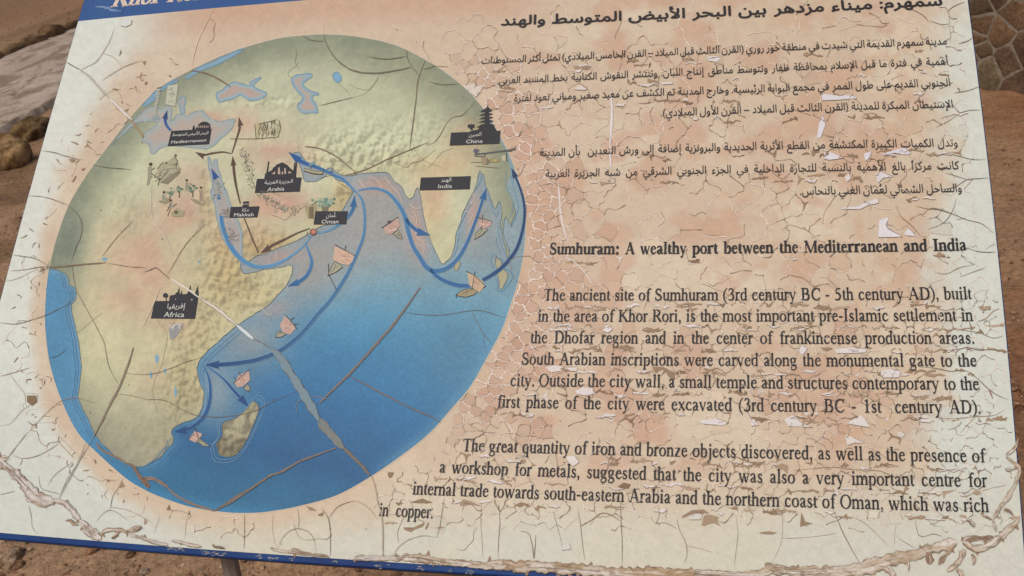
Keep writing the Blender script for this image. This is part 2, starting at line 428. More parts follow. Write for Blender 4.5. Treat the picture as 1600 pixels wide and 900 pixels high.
MED = [(222,212),(232,203),(240,198),(246,191),(238,190),(228,189),(214,192),(203,200),(196,207),(188,214),(178,222),(174,228),(184,216),(200,196),(218,180),(228,170),(240,166),(252,170),(262,165),(268,170),(268,180),(266,190),(272,186),(276,180),(284,178),(292,181),(300,176),(316,172),(322,178),(330,185),(345,190),(358,187),(368,186),(364,198),(356,208),(346,216),(336,226),(325,232),(310,232),(296,230),(280,229),(262,228),(250,232),(243,240),(236,240),(232,226),(222,220)]
BLACK_SEA = [(337,152),(338,145),(347,140),(358,131),(364,128),(370,127),(375,130),(384,132),(392,133),(388,129),(392,127),(400,123),(408,121),(404,126),(397,132),(398,136),(406,140),(418,146),(411,153),(400,157),(390,157),(380,152),(376,149),(366,154),(352,158),(342,160)]
CASPIAN = [(455,122),(462,117),(475,115),(488,115),(487,122),(478,126),(474,132),(480,138),(488,142),(498,146),(497,149),(490,149),(489,157),(493,160),(496,168),(497,176),(488,177),(475,177),(466,171),(465,163),(471,157),(472,151),(466,146),(461,138),(456,131)]
ARAL = [(519,117),(525,112),(531,115),(534,121),(532,127),(526,129),(521,124)]
ADRI = [(278,158),(284,150),(289,151),(290,160),(288,168),(290,176),(284,179),(282,172),(280,166)]
NORTH = [(246,139),(262,130),(275,124),(280,126),(268,132),(254,142),(246,150),(238,160),(228,166),(222,165),(232,153)]
BALTIC = [(300,112),(312,104),(330,97),(348,88),(372,78),(382,77),(372,84),(356,93),(340,101),(322,108),(306,116),(292,124),(288,122)]
MADAG = [(388,634),(393,628),(398,627),(403,632),(404,641),(400,653),(394,668),(386,686),(378,700),(371,708),(362,713),(350,714),(342,710),(340,700),(338,694),(344,687),(348,679),(347,668),(350,660),(360,656),(371,651),(381,643)]
SUMATRA = [(776,399),(778,404),(784,409),(784,418),(790,424),(793,428),(792,436),(788,444),(784,452),(780,450),(780,442),(778,432),(776,420),(774,410)]
CEYLON = [(716,406),(719,408),(719,413),(717,419),(714,423),(711,423),(710,417),(712,411)]

GLOBE_C = np.array([450., 430.])
LANDP = np.vstack([spline(LAND[:-31], 3, False)])
def sea_colour(px):
    x, y = px[:, 0], px[:, 1]
    dg = dist_pts(px, GL)
    d = y - .22 * (x - 560) + 14 * (fbm(x / 90, y / 90, 73, 3) - .5)
    stops = [360, 430, 500, 570, 640, 740, 800]
    pal = np.array([(134, 162, 170), (116, 166, 186), (84, 150, 186), (62, 132, 176), (50, 116, 164), (40, 98, 144), (48, 112, 150)], float) * .88
    c = np.column_stack([np.interp(d, stops, pal[:, k]) for k in range(3)])
    c = mix(c, np.array([76., 116., 138.]), .55 * np.exp(-((x - 715) / 60) ** 2 - ((y - 560) / 80) ** 2))
    c = mix(c, np.array([108., 144., 160.]), .6 * np.exp(-((x - 345) / 45) ** 2 - ((y - 620) / 45) ** 2))
    # grey rose wash over the Arabian sea and off the horn
    g = np.exp(-((x - 490) / 32) ** 2 - ((y - 268) / 16) ** 2) + .55 * np.exp(-((x - 770) / 40) ** 2 - ((y - 340) / 70) ** 2) + np.exp(-((x - 590) / 95) ** 2 - ((y - 350) / 75) ** 2) + np.exp(-((x - 470) / 70) ** 2 - ((y - 420) / 60) ** 2) + .8 * np.exp(-((x - 390) / 60) ** 2 - ((y - 530) / 50) ** 2) + np.exp(-((x - 395) / 60) ** 2 - ((y - 405) / 30) ** 2) + .6 * np.exp(-((x - 335) / 28) ** 2 - ((y - 610) / 50) ** 2)
    c = mix(c, np.array([150., 146., 140.]), np.clip(g, 0, 1) * .9)
    # rosier where the sea touches the Makran and Indian coasts
    ro = np.exp(-((x - 600) / 55) ** 2 - ((y - 288) / 20) ** 2) + np.exp(-((x - 655) / 20) ** 2 - ((y - 350) / 60) ** 2) + np.exp(-((x - 738) / 12) ** 2 - ((y - 325) / 50) ** 2) + .8 * np.exp(-((x - 415) / 40) ** 2 - ((y - 480) / 16) ** 2) * sstep(380, 420, x) + .7 * np.exp(-((x - 430) / 35) ** 2 - ((y - 400) / 12) ** 2) + np.exp(-((x - 352) / 16) ** 2 - ((y - 335) / 30) ** 2)
    c = mix(c, np.array([172., 142., 128.]), np.clip(ro, 0, 1) * .85)
    c = mix(c, np.array([76., 128., 160.]), sstep(190, 120, x) * sstep(400, 440, y))
    dl = dist_pts(px, LANDP)
    c = mix(c, np.array([126., 146., 154.]), .5 * np.exp(-(dl / 9) ** 2) * sstep(700, 420, y))
    c = mix(c, np.array([92., 138., 168.]), .45 * np.exp(-(dl / 12) ** 2) * sstep(420, 640, y))
    c = mix(c, np.array([100., 142., 164.]), .5 * np.exp(-(dg / 12) ** 2) * sstep(470, 560, y) * sstep(560, 620, x))
    c = mix(c, np.array([62., 128., 165.]), .6 * np.exp(-(dg / 14) ** 2) * sstep(640, 720, y) * sstep(480, 380, x))
    c = c * (1 + (fbm(x / 3.5, y / 3.5, 71, 2) - .5)[:, None] * .08)
    c = c * (1 + (fbm(x / 40, y / 40, 75, 3) - .5)[:, None] * .10)
    return alb(c)

def relief(x, y, s, seed):
    f = lambda a, b: 1 - np.abs(fbm(a / s + .4 * b / s, b / s * .8 - .3 * a / s, seed, 4) * 2 - 1) * 1.6
    return (f(x - 2.2, y - 2.2) - f(x + 2.2, y + 2.2))

def land_colour(px):
    x, y = px[:, 0], px[:, 1]
    dg = dist_pts(px, GL)
    n = fbm(x / 70, y / 55, 41, 4); m = fbm(x / 26, y / 22, 47, 4)
    c = np.tile(np.array([184., 187., 154.]), (len(px), 1))
    c = mix(c, np.array([186., 178., 140.]), sstep(300, 420, y) * .65)
    c = mix(c, np.array([176., 178., 150.]), sstep(240, 120, y) * .8)
    # rosy earth washes
    w = 0
    for (bx, by, rx, ry, a) in [(235,390,75,60,.75),(205,455,70,45,.6),(300,270,45,35,.6),(425,248,55,28,1.25),(430,318,58,24,1.2),(285,330,45,30,.7),(375,195,35,30,.6),(395,370,45,25,.55),(670,290,40,25,.6),(725,245,45,25,.4),(270,510,40,25,.5),(345,350,30,40,.3),(740,190,26,20,.9),(240,590,30,30,.35),(308,187,34,13,1.5),(680,320,26,28,.5),(440,190,50,25,.3)]:
        w = w + a * np.exp(-((x - bx) / rx) ** 2 - ((y - by) / ry) ** 2)
    c = mix(c, np.array([186., 150., 128.]), np.clip(w, 0, 1) * (.45 + .5 * sstep(.38, .62, n)))
    # grey-green shade toward the rim, as printed
    rimw = np.interp(x, [60, 180, 300, 450, 600, 820], [60, 62, 60, 62, 75, 80])
    d = sstep(1.15, 0.05, dg / rimw)
    c = mix(c, np.array([124., 130., 108.]), d * np.where(y < 500, .92, .7))
    c = mix(c, np.array([112., 121., 106.]), np.exp(-((x - 105) / 28) ** 2 - ((y - 375) / 60) ** 2) * .9)
    c = mix(c, np.array([140., 138., 118.]), sstep(560, 720, y) * .75)
    c = mix(c, np.array([142., 140., 108.]), np.exp(-((x - 650) / 60) ** 2 - ((y - 120) / 50) ** 2) * .3)
    for (bx, by, rx, ry, a) in [(537,300,14,26,.9),(520,330,22,16,.7),(440,383,40,12,.8),(400,392,22,16,.8),(500,345,18,14,.6),(362,400,22,40,.5),(350,440,30,30,.4)]:
        c = mix(c, np.array([166., 138., 94.]), .62 * a * np.exp(-((x - bx) / rx) ** 2 - ((y - by) / ry) ** 2))
    for (bx, by, rx, ry) in [(690,262,60,22),(672,330,24,40),(735,215,40,25)]:
        c = mix(c, np.array([192., 162., 118.]), .5 * np.exp(-((x - bx) / rx) ** 2 - ((y - by) / ry) ** 2))
    # hachured mountain belts
    mt = 0
    for (bx, by, rx, ry, a) in [(350,400,38,75,1),(395,455,50,30,1),(310,520,45,60,.8),(290,610,35,50,.9),(570,225,60,32,.8),(640,205,45,30,.4),(440,160,25,12,.5),(540,300,25,25,.8),(420,375,35,22,.9),(470,385,0.1,0.1,0),(195,335,35,45,.3),(395,160,55,8,.7),(500,245,45,25,.8),(610,250,60,20,.7),(320,300,7,50,.9),(700,190,40,30,.25),(390,675,40,40,.0),(250,690,50,40,.3),(560,260,60,15,.6)]:
        if a: mt = mt + a * np.exp(-((x - bx) / rx) ** 2 - ((y - by) / ry) ** 2)
    r = .7 * relief(x, y, 15, 53) + .5 * relief(x, y, 7.5, 59)
    c = mix(c, np.array([150., 128., 84.]), np.clip(mt, 0, 1) * .38 * sstep(200, 330, y))
    c = c * (1 + np.clip(r * .6, -.2, .08) * np.clip(mt, 0, 1))[:, None]
    c = c * (1 + (m - .5) * .14)[:, None]
    f_ = fbm(x / 9, y / 8, 97, 3); c = mix(c, np.array([150., 140., 102.]), sstep(.54, .72, f_) * .14 * sstep(.4, .6, m)); c = mix(c, np.array([196., 190., 156.]), sstep(.46, .28, f_) * .10)
    c = c * (1 + .05 * np.clip(relief(x, y, 11, 101), -.3, .25))[:, None]
    return alb(c)

def water_colour(deep, shore, rosy, sd=5.0, bounds=None):
    def fn(px):
        d = dist_pts(px, bounds)
        c = mix(np.tile(np.array(shore, float), (len(px), 1)), np.array(deep, float), sstep(0, sd, d))
        if rosy is not None: c = mix(c, np.array(rosy, float), sstep(sd * .9, sd * 2.0, d))
        return alb(c)
    return fn

def land_flat(px):
    x, y = px[:, 0], px[:, 1]
    r = relief(x, y, 15, 88)
    c = mix(np.tile(np.array([146., 140., 114.]), (len(px), 1)), np.array([116., 108., 86.]), sstep(.4, .65, fbm(x / 18, y / 25, 93)) )
    return alb(c * (1 + np.clip(r * .6, -.16, .12))[:, None])

def world_map():
    g = fill(GLOBE, 4.2, sea_colour, "world_map", 1, sign, MAT_SEA, 4, True)
    k = Ink(); k.ribbon([(a, b, 1.6) for a, b in GLOBE], alb((196, 176, 150)), closed=True, step=4)
    k.build("rim_line", 2, g)
    fill(LAND, 2.9, land_colour, "landmass", 2, g, MAT_INK, 2.5)
    for poly, nm, args in ((RED_SEA, "inland_sea", ((150, 158, 158), (126, 146, 154), (156, 150, 144), 3.0)),
                           (MED, "inland_sea", ((156, 160, 154), (146, 156, 156), (168, 154, 142), 6.0)),
                           (BLACK_SEA, "inland_sea", ((144, 164, 170), (112, 144, 162), (168, 150, 138), 3.6)),
                           (CASPIAN, "inland_sea", ((138, 160, 168), (112, 144, 162), (170, 151, 138), 3.6)),
                           (ARAL, "lake", ((118, 158, 182), (92, 140, 170), None, 3)),
                           (ADRI, "inland_sea", ((150, 158, 160), (98, 140, 165), (160, 146, 140), 2.5)),
                           (NORTH, "inland_sea", ((120, 150, 166), (100, 138, 160), None, 3)),
                           (BALTIC, "inland_sea", ((124, 154, 170), (98, 136, 160), None, 3))):
        deep, shore, rosy, sdv = args
        fill(poly, 2.4, water_colour(deep, shore, rosy, sdv, spline(poly, 2, True)), nm, 3, g, MAT_INK, 2)
    for poly, nm in ((MADAG, "island"), (SUMATRA, "island"), (CEYLON, "island")):
        fill(poly, 2.6, land_flat if poly is MADAG else (lambda p: alb(np.tile([160., 154., 122.], (len(p), 1)))), nm, 2, g, MAT_INK, 2)
    # dark coast lines and the pale contour lines printed in the water
    k = Ink()
    def wob(P, a=1.0, st=3.0):
        P = spline(P, st); t = np.gradient(P[:, :2], axis=0); L = np.hypot(t[:, 0], t[:, 1]) + 1e-9
        j = (fbm(np.arange(len(P)) / 2.5, np.full(len(P), a * 7.7), 11, 2) - .5) * 2 * a
        P[:, 0] += -t[:, 1] / L * j; P[:, 1] += t[:, 0] / L * j; return P
    coast = LAND[:-31]
    for part in (coast[:], MADAG + MADAG[:1], SUMATRA + SUMATRA[:1], CEYLON + CEYLON[:1]):
        P = wob(part, 1.0)
        k.ribbon(np.column_stack([P, .6 + .5 * RNG.random(len(P))]), alb((92, 102, 98)), smooth=False)
    for poly in (RED_SEA, MED, BLACK_SEA, CASPIAN, ARAL, ADRI, NORTH, BALTIC):
        P = wob(poly + poly[:1], .9)
        k.ribbon(np.column_stack([P, .5 + .6 * RNG.random(len(P))]), alb((122, 142, 148)), smooth=False)
    west = LAND[2:32]
    for dx, dy, w_ in ((-5, 1.5, .8), (-9, 3, .7)):
        k.ribbon([(a + dx, b + dy, w_) for a, b in west], alb((70, 116, 150)))
    cape = LAND[24:46]
    for e in (5, 9):
        k.ribbon([(a + e * (1 if a > 235 else .2), b + e * .9, .6) for a, b in cape], alb((78, 126, 160)))
    mc = np.mean(MADAG, 0)
    for e in (1.13, 1.24):
        k.ribbon([(mc[0] + (a - mc[0]) * (e + .06), mc[1] + (b - mc[1]) * e * .97, .8) for a, b in MADAG], alb((104, 142, 168)), closed=True)
    sc = np.mean(SUMATRA, 0)
    for e in (1.35,):
        k.ribbon([(sc[0] + (a - sc[0]) * 1.8, sc[1] + (b - sc[1]) * 1.13, .9) for a, b in SUMATRA], alb((82, 122, 152)), closed=True)
    k.ribbon([(775,372,.9),(777,385,.9),(783,398,.9)], alb((82, 122, 152)))
    for pts in ([(456,122),(450,117),(452,110),(462,104),(466,98)], [(527,129),(534,135),(541,140),(546,150)], [(545,132),(575,141),(592,122)],
                [(245,500),(260,520),(255,560),(246,585),(238,610),(245,640),(262,655)], [(285,590),(276,640),(274,660)], [(505,210),(520,240),(545,262)],
                [(120,520),(140,505),(160,490)], [(645,225),(660,250),(690,262)], [(670,262),(690,240),(710,232)]):
        P = wob(pts, 1.6)
        k.ribbon(np.column_stack([P, np.full(len(P), .7)]), alb((140, 136, 104)), smooth=False)
    # small lakes
    for (a, b, rx, ry) in ((163, 405, 5, 3), (311, 409, 2.5, 2), (245, 560, 3, 8), (258, 580, 2, 5), (274, 612, 2, 9), (236, 585, 2, 6)):
        k.fan((a, b), [(a + rx * math.cos(t) * random.uniform(.7, 1.2), b + ry * math.sin(t) * random.uniform(.7, 1.2)) for t in np.linspace(0, 6.28, 10)[:-1]], alb((116, 156, 178)))
    k.fan((271, 519), [(264, 517), (266, 509), (276, 505), (287, 506), (283, 513), (279, 521), (274, 528), (266, 531)], alb((138, 138, 136)))
    for l in ([(266,513),(272,508),(278,506),(284,508)],[(270,515),(271,509)],[(281,514),(279,508)],[(264,511),(267,507)]): k.ribbon([(a, b, 1.8) for a, b in l], alb((192, 184, 172)), smooth=False)
    east = LAND[-84:-44]
    for pts in ([(739,301),(746,292),(750,283),(752,274)], [(762,304),(767,318),(772,331),(776,338),(778,330),(781,324)], [(786,342),(784,356),(787,368),(791,380),(796,392)], [(778,352),(779,366),(783,380),(788,394),(793,406)], [(791,268),(790,282),(792,294),(797,305),(800,316),(801,330),(797,340)], [(803,272),(801,286),(804,298),(808,312),(809,328),(805,342),(800,352)], [(797,262),(800,270),(798,280)], [(716,358),(722,345),(727,334),(735,320),(742,306)], [(708,402),(713,392),(715,378),(717,364)]):
        P = wob(pts, 1.4); k.ribbon(np.column_stack([P, np.full(len(P), .9)]), alb((92, 132, 160)), smooth=False)
    for i, pts in enumerate(([(600,276),(612,290),(624,306),(628,318)], [(575,276),(590,282),(596,296)], [(645,330),(652,345),(648,360),(656,378)], [(655,372),(664,385),(660,398)], [(735,300),(741,308),(736,320)], [(728,330),(738,336),(734,348)], [(430,394),(432,402),(428,408)], [(408,478),(414,488),(424,492)], [(560,280),(566,290),(578,296)], [(640,318),(648,326),(660,322)], [(418,236),(426,246),(440,240)], [(420,316),(428,308),(440,312)], [(330,182),(336,196),(344,190)], [(312,186),(316,198),(314,204)], [(700,188),(712,196),(722,204)], [(352,346),(360,342),(366,350)])):
        P = wob(pts, 1.8); k.ribbon(np.column_stack([P, .6 + 1.0 * RNG.random(len(P))]), alb((192, 172, 156)), smooth=False)
    k.build("coastline", 4, g)
    return g
GLOBE_OBJ = world_map()
# ------------------------------------------------------------------ lettering
class Serif:
    """a drawn old-style serif alphabet: every letter is thick and thin pen strokes"""
    ADV = dict(zip("abcdefghijklmnopqrstuvwxyz", [444,500,444,500,444,333,500,500,278,278,500,278,778,500,500,500,500,333,389,278,500,500,722,500,500,444]))
    ADV.update({'A':722,'B':667,'C':667,'D':722,'I':333,'K':722,'M':889,'O':722,'R':667,'S':556,'T':611,'(':333,')':333,'-':333,'.':250,',':250,':':278})
    ADV.update({d: 500 for d in "0123456789"})
    BADV = dict(a=500,b=556,c=444,d=556,e=444,h=556,i=278,l=278,m=833,n=556,o=500,p=556,r=444,t=333,u=556,w=722,y=500,A=722,I=389,M=944,S=556,K=778,R=722); BADV[':'] = 333
    def __init__(s, T=.098, h=.036, bold=False): s.T, s.h, s.bold = T, h, bold
    def adv(s, c):
        return ((s.BADV if s.bold else s.ADV).get(c) or s.ADV.get(c, 500)) / 1000.0
    def glyph(s, c):
        """list of polygons in em units"""
        T, h = s.T, s.h; out = []
        kx = s.adv(c) / (s.ADV.get(c, 500) / 1000.0)
        def R(x0, y0, x1, y1): out.append([(x0, y0), (x1, y0), (x1, y1), (x0, y1)])
        def stem(x, y0, y1, w=None): w = w or T; R(x - w / 2, y0, x + w / 2, y1)
        def foot(x, y=0.0, w=None, e=.055): w = w or T; R(x - w / 2 - e, y, x + w / 2 + e, y + h)
        def head(x, y=.662, w=None, e=.055): w = w or T; R(x - w / 2 - e, y - h, x + w / 2 + e, y)
        def flag(x, y): out.append([(x - T / 2 - .07, y - .045), (x - T / 2 - .07, y - .03), (x + T / 2, y + .006), (x + T / 2, y - .1), (x - T / 2, y - .06)])
        def pen(pts, straight=False):
            P = np.array(pts, float) if straight else spline(pts, .045)
            t = np.gradient(P[:, :2], axis=0); L = np.hypot(t[:, 0], t[:, 1]) + 1e-9
            n = np.column_stack([-t[:, 1], t[:, 0]]) / L[:, None] * P[:, 2:3] / 2
            A, B = P[:, :2] + n, P[:, :2] - n
            for i in range(len(P) - 1): out.append([tuple(A[i]), tuple(B[i]), tuple(B[i + 1]), tuple(A[i + 1])])
        def dot(x, y, r): out.append([(x + r * math.cos(a), y + r * math.sin(a)) for a in np.linspace(0, 6.283, 13)[:-1]])
        def ring(x, y, rx, ry):
            pen([(x + rx * math.cos(a), y + ry * math.sin(a), h + (T * 1.05 - h) * abs(math.cos(a)) ** 1.4) for a in np.linspace(0, 6.2832, 25)], True)
        def arch(x0, x1):
            pen([(x0 + .03, .35, h), (x0 + .10, .415, T * .5), (x0 + .18, .425, T * .85), (x1 - .01, .37, T * .95), (x1, .29, T)]); stem(x1, 0, .30); foot(x1)
        d = {}
        if c == 'a':
            pen([(.085,.33,T*.9),(.095,.40,T*.6),(.19,.435,h*1.4),(.275,.40,T*.8),(.30,.31,T),(.30,.09,T),(.335,.03,T*.6),(.42,.06,h)])
            pen([(.30,.27,h),(.17,.215,T*.5),(.09,.12,T),(.13,.035,T*.7),(.21,.03,h*1.4),(.30,.09,h)])
        elif c == 'b': stem(.115, .0, .683); flag(.115, .683); pen([(.15,.36,h),(.25,.43,T*.5),(.385,.37,T*.9),(.415,.23,T),(.37,.07,T*.9),(.25,.012,T*.45),(.12,.05,h)])
        elif c == 'c': pen([(.36,.33,T*.9),(.34,.395,T*.7),(.25,.43,h*1.2),(.14,.38,T*.8),(.085,.23,T),(.12,.09,T*.95),(.23,.025,T*.6),(.33,.05,h*1.3),(.40,.12,h)])
        elif c == 'd': stem(.385, 0, .683); flag(.385, .683); R(.385, 0, .485, h); pen([(.37,.36,h),(.26,.43,T*.5),(.13,.37,T*.9),(.085,.22,T),(.13,.07,T*.9),(.25,.012,T*.5),(.37,.08,h)])
        elif c == 'e': R(.09, .25, .38, .25 + h); pen([(.365,.262,T*.8),(.335,.38,T*.75),(.235,.43,h*1.3),(.12,.36,T*.85),(.085,.22,T),(.13,.08,T*.95),(.24,.025,T*.65),(.34,.06,h*1.3),(.41,.13,h)])
        elif c == 'f': pen([(.375,.60,T*.85),(.34,.655,T*.5),(.27,.665,h*1.5),(.2,.61,T*.8),(.17,.5,T),(.17,.3,T),(.17,0,T)]); R(.03, .415, .31, .415 + h); foot(.17)
        elif c == 'g':
            ring(.21, .30, .13, .13); pen([(.13,.19,h),(.085,.12,T*.6),(.13,.07,T*.7),(.33,.045,T*.95),(.415,-.03,T*.8),(.38,-.14,T*.55),(.24,-.195,h*1.4),(.09,-.16,T*.6),(.075,-.09,T*.55),(.16,.01,h)]); R(.30, .385, .46, .425)
        elif c == 'h': stem(.11, 0, .683); flag(.11, .683); foot(.11); arch(.11, .38)
        elif c == 'i': stem(.14, 0, .45); flag(.14, .455); foot(.14); dot(.135, .605, T * .58)
        elif c == 'j': stem(.17, -.08, .45); flag(.17, .455); pen([(.17,-.05,T),(.14,-.16,T*.65),(.06,-.195,h*1.3),(-.02,-.16,T*.7)]); dot(.165, .605, T * .58)
        elif c == 'k': stem(.115, 0, .683); flag(.115, .683); foot(.115); pen([(.15,.19,h*1.2),(.39,.42,h*1.2)], True); pen([(.21,.27,T),(.42,.01,T)], True); R(.29, .414, .47, .45); R(.33, 0, .5, h)
        elif c == 'l': stem(.14, 0, .683); flag(.14, .683); foot(.14)
        elif c == 'm': stem(.11, 0, .45); flag(.11, .455); foot(.11); arch(.11, .39); arch(.39, .665)
        elif c == 'n': stem(.11, 0, .45); flag(.11, .455); foot(.11); arch(.11, .385)
        elif c == 'o': ring(.25, .222, .175, .205)
        elif c == 'p': stem(.115, -.217, .45); flag(.115, .455); foot(.115, -.217); pen([(.15,.36,h),(.25,.43,T*.5),(.385,.37,T*.9),(.415,.23,T),(.37,.07,T*.9),(.25,.012,T*.45),(.15,.06,h)])
        elif c == 'q': stem(.385, -.217, .45); foot(.385, -.217); pen([(.37,.36,h),(.26,.43,T*.5),(.13,.37,T*.9),(.085,.22,T),(.13,.07,T*.9),(.25,.012,T*.5),(.37,.08,h)])
        elif c == 'r': stem(.115, 0, .45); flag(.115, .455); foot(.115); pen([(.15,.33,h),(.21,.41,T*.6),(.275,.425,T*.85),(.325,.40,T*.95)])
        elif c == 's': pen([(.31,.33,h*1.3),(.285,.395,h*1.7),(.195,.43,h*1.6),(.1,.37,T*.75),(.11,.29,T*.9),(.2,.225,T),(.295,.16,T*.95),(.3,.07,T*.75),(.195,.018,h*1.6),(.095,.045,h*1.6),(.06,.13,h*1.3)])
        elif c == 't': pen([(.13,.57,.02),(.125,.43,T),(.125,.12,T),(.155,.035,T*.75),(.215,.025,T*.5),(.275,.07,h)]); R(.02, .414, .265, .45)
        elif c == 'u': flag(.115, .455); stem(.115, .12, .45); pen([(.115,.16,T),(.145,.05,T*.85),(.24,.03,T*.55),(.37,.10,h)]); stem(.385, 0, .45); flag(.385, .455); R(.385, 0, .48, h)
        elif c == 'v': pen([(.085,.43,T),(.265,.0,T*.9)], True); pen([(.41,.43,h*1.2),(.265,.0,h*1.2)], True); R(.01, .414, .19, .45); R(.33, .414, .48, .45)
        elif c == 'w':
            pen([(.08,.43,T),(.235,0,T*.9)], True); pen([(.37,.43,h*1.2),(.235,0,h*1.2)], True); pen([(.34,.43,T),(.5,0,T*.9)], True); pen([(.64,.43,h*1.2),(.5,0,h*1.2)], True); R(.01, .414, .18, .45); R(.28, .414, .44, .45); R(.56, .414, .71, .45)
        elif c == 'x': pen([(.09,.43,T),(.41,.01,T)], True); pen([(.39,.43,h*1.2),(.09,.01,h*1.2)], True); R(.02, .414, .19, .45); R(.31, .414, .47, .45); R(.02, 0, .17, h); R(.31, 0, .49, h)
        elif c == 'y': pen([(.08,.43,T),(.265,.03,T*.9)], True); pen([(.41,.43,h*1.2),(.25,-.02,h*1.4),(.18,-.16,h*1.8),(.07,-.185,T*.8)], True); R(.01, .414, .19, .45); R(.33, .414, .48, .45)
        elif c == 'z': R(.05, .405, .40, .445); R(.04, 0, .42, .04); pen([(.35,.42,T),(.09,.02,T)], True)
        elif c == 'A': pen([(.12,.0,h*1.2),(.345,.66,h*1.2)], True); pen([(.345,.67,T*1.1),(.6,0,T*1.15)], True); R(.2, .205, .5, .205 + h); R(.02, 0, .22, h); R(.49, 0, .71, h)
        elif c == 'B': stem(.165, 0, .662, T*1.1); pen([(.1,.643,h),(.34,.64,h*1.4),(.465,.57,T),(.465,.43,T),(.34,.355,h*1.2),(.16,.35,h)]); pen([(.34,.355,h),(.51,.29,T),(.545,.18,T*1.05),(.48,.05,T),(.34,.02,h*1.3),(.1,.018,h)]); R(.03, 0, .3, h); R(.03, .662 - h, .3, .662)
        elif c == 'C': pen([(.60,.47,h*1.4),(.56,.58,h*1.8),(.42,.645,T*.5),(.2,.56,T*.9),(.105,.33,T*1.1),(.18,.11,T*.95),(.38,.015,T*.55),(.54,.06,h*1.5),(.63,.16,h)]); R(.582, .45, .615, .66)
        elif c == 'D': stem(.165, 0, .662, T*1.1); pen([(.08,.643,h),(.35,.64,h*1.3),(.56,.54,T),(.625,.33,T*1.15),(.56,.11,T),(.35,.022,h*1.3),(.08,.018,h)]); R(.03, 0, .28, h); R(.03, .662 - h, .28, .662)
        elif c == 'I': stem(.165, 0, .662, T*1.1); foot(.165, 0, T*1.1, .07); head(.165, .662, T*1.1, .07)
        elif c == 'K': stem(.165, 0, .662, T*1.1); foot(.165, 0, T*1.1, .07); head(.165, .662, T*1.1, .07); pen([(.21,.28,h*1.2),(.56,.64,h*1.2)], True); pen([(.3,.38,T),(.63,.01,T*1.1)], True); R(.45, .662 - h, .67, .662); R(.51, 0, .73, h)
        elif c == 'M': stem(.13, 0, .66, h*1.2); pen([(.145,.66,T),(.44,.0,T*.8)], True); pen([(.73,.66,h*1.2),(.44,.0,h*1.2)], True); stem(.745, 0, .662, T*1.1); R(.02, 0, .23, h); R(.02, .662 - h, .2, .662); R(.63, 0, .87, h); R(.69, .662 - h, .87, .662)
        elif c == 'O': ring(.36, .33, .285, .32)
        elif c == 'R': stem(.165, 0, .662, T*1.1); pen([(.1,.643,h),(.34,.64,h*1.4),(.485,.57,T),(.485,.42,T),(.34,.34,h*1.2),(.16,.335,h)]); pen([(.32,.34,T),(.6,.01,T*1.1)], True); R(.03, 0, .3, h); R(.03, .662 - h, .25, .662); R(.5, 0, .67, h)
        elif c == 'S': pen([(.43,.49,h*1.3),(.4,.6,h*1.8),(.27,.645,h*1.7),(.125,.57,T*.85),(.12,.44,T*.95),(.26,.345,T*1.05),(.42,.25,T*1.05),(.45,.11,T*.9),(.28,.015,h*1.7),(.11,.07,h*1.8),(.07,.2,h*1.3)]); R(.415, .47, .445, .66); R(.06, 0, .09, .2)
        elif c == 'T': stem(.305, 0, .662, T*1.1); R(.04, .662 - h, .57, .662); R(.035, .5, .065, .662); R(.545, .5, .575, .662); foot(.305, 0, T*1.1, .08)
        elif c == '1': stem(.26, 0, .66); foot(.26, 0, T, .08); pen([(.12,.57,h),(.25,.64,T*.7)], True)
        elif c == '3': pen([(.07,.52,h),(.13,.62,T*.7),(.235,.645,h*1.6),(.34,.58,T*.9),(.33,.45,T*.8),(.2,.36,h*1.3)]); pen([(.2,.36,h*1.3),(.36,.30,T*.9),(.4,.18,T*1.05),(.33,.05,T*.9),(.18,.015,h*1.7),(.05,.05,T*.6)])
        elif c == '5': R(.15, .6, .42, .66); pen([(.16,.62,h*1.3),(.11,.38,h*1.3)], True); pen([(.1,.38,h*1.6),(.27,.37,T*.85),(.385,.23,T*1.05),(.32,.06,T*.85),(.17,.015,h*1.7),(.04,.05,T*.6)])
        elif c == '(': pen([(.29,.68,h),(.13,.48,T*.75),(.08,.25,T),(.13,.02,T*.75),(.29,-.18,h)])
        elif c == ')': pen([(.04,.68,h),(.2,.48,T*.75),(.25,.25,T),(.2,.02,T*.75),(.04,-.18,h)])
        elif c == '-': R(.035, .2, .285, .2 + h * 1.9)
        elif c == '.': dot(.125, .045, T * .58)
        elif c == ',': dot(.125, .045, T * .58); pen([(.16,.03,T*.6),(.15,-.06,h*1.4),(.08,-.13,h)], True)
        elif c == ':': dot(.14, .05, T * .58); dot(.14, .39, T * .58)
        if kx != 1: out = [[(a * kx, b) for a, b in p] for p in out]
        return out

def baseline(L):
    """three pixel points of a baseline -> function (X metres along, Y metres up) -> photo pixels, and its length"""
    uv = true_uv(np.array([L[1], L[2], L[3]])) * D
    A, Mi, B = uv; e = B - A; Ln = np.hypot(*e); e = e / Ln; nrm = np.array([e[1], -e[0]])    # up on the panel
    xm = (Mi - A) @ e; ym = (Mi - A) @ nrm
    k = ym / (xm * (xm - Ln)) if 0 < xm < Ln else 0
    def f(X, Y):
        X, Y = np.asarray(X, float), np.asarray(Y, float) + k * np.asarray(X) * (np.asarray(X) - Ln)
        p = A + X[:, None] * e + Y[:, None] * nrm
        return uv_px(p / D)
    return f, Ln

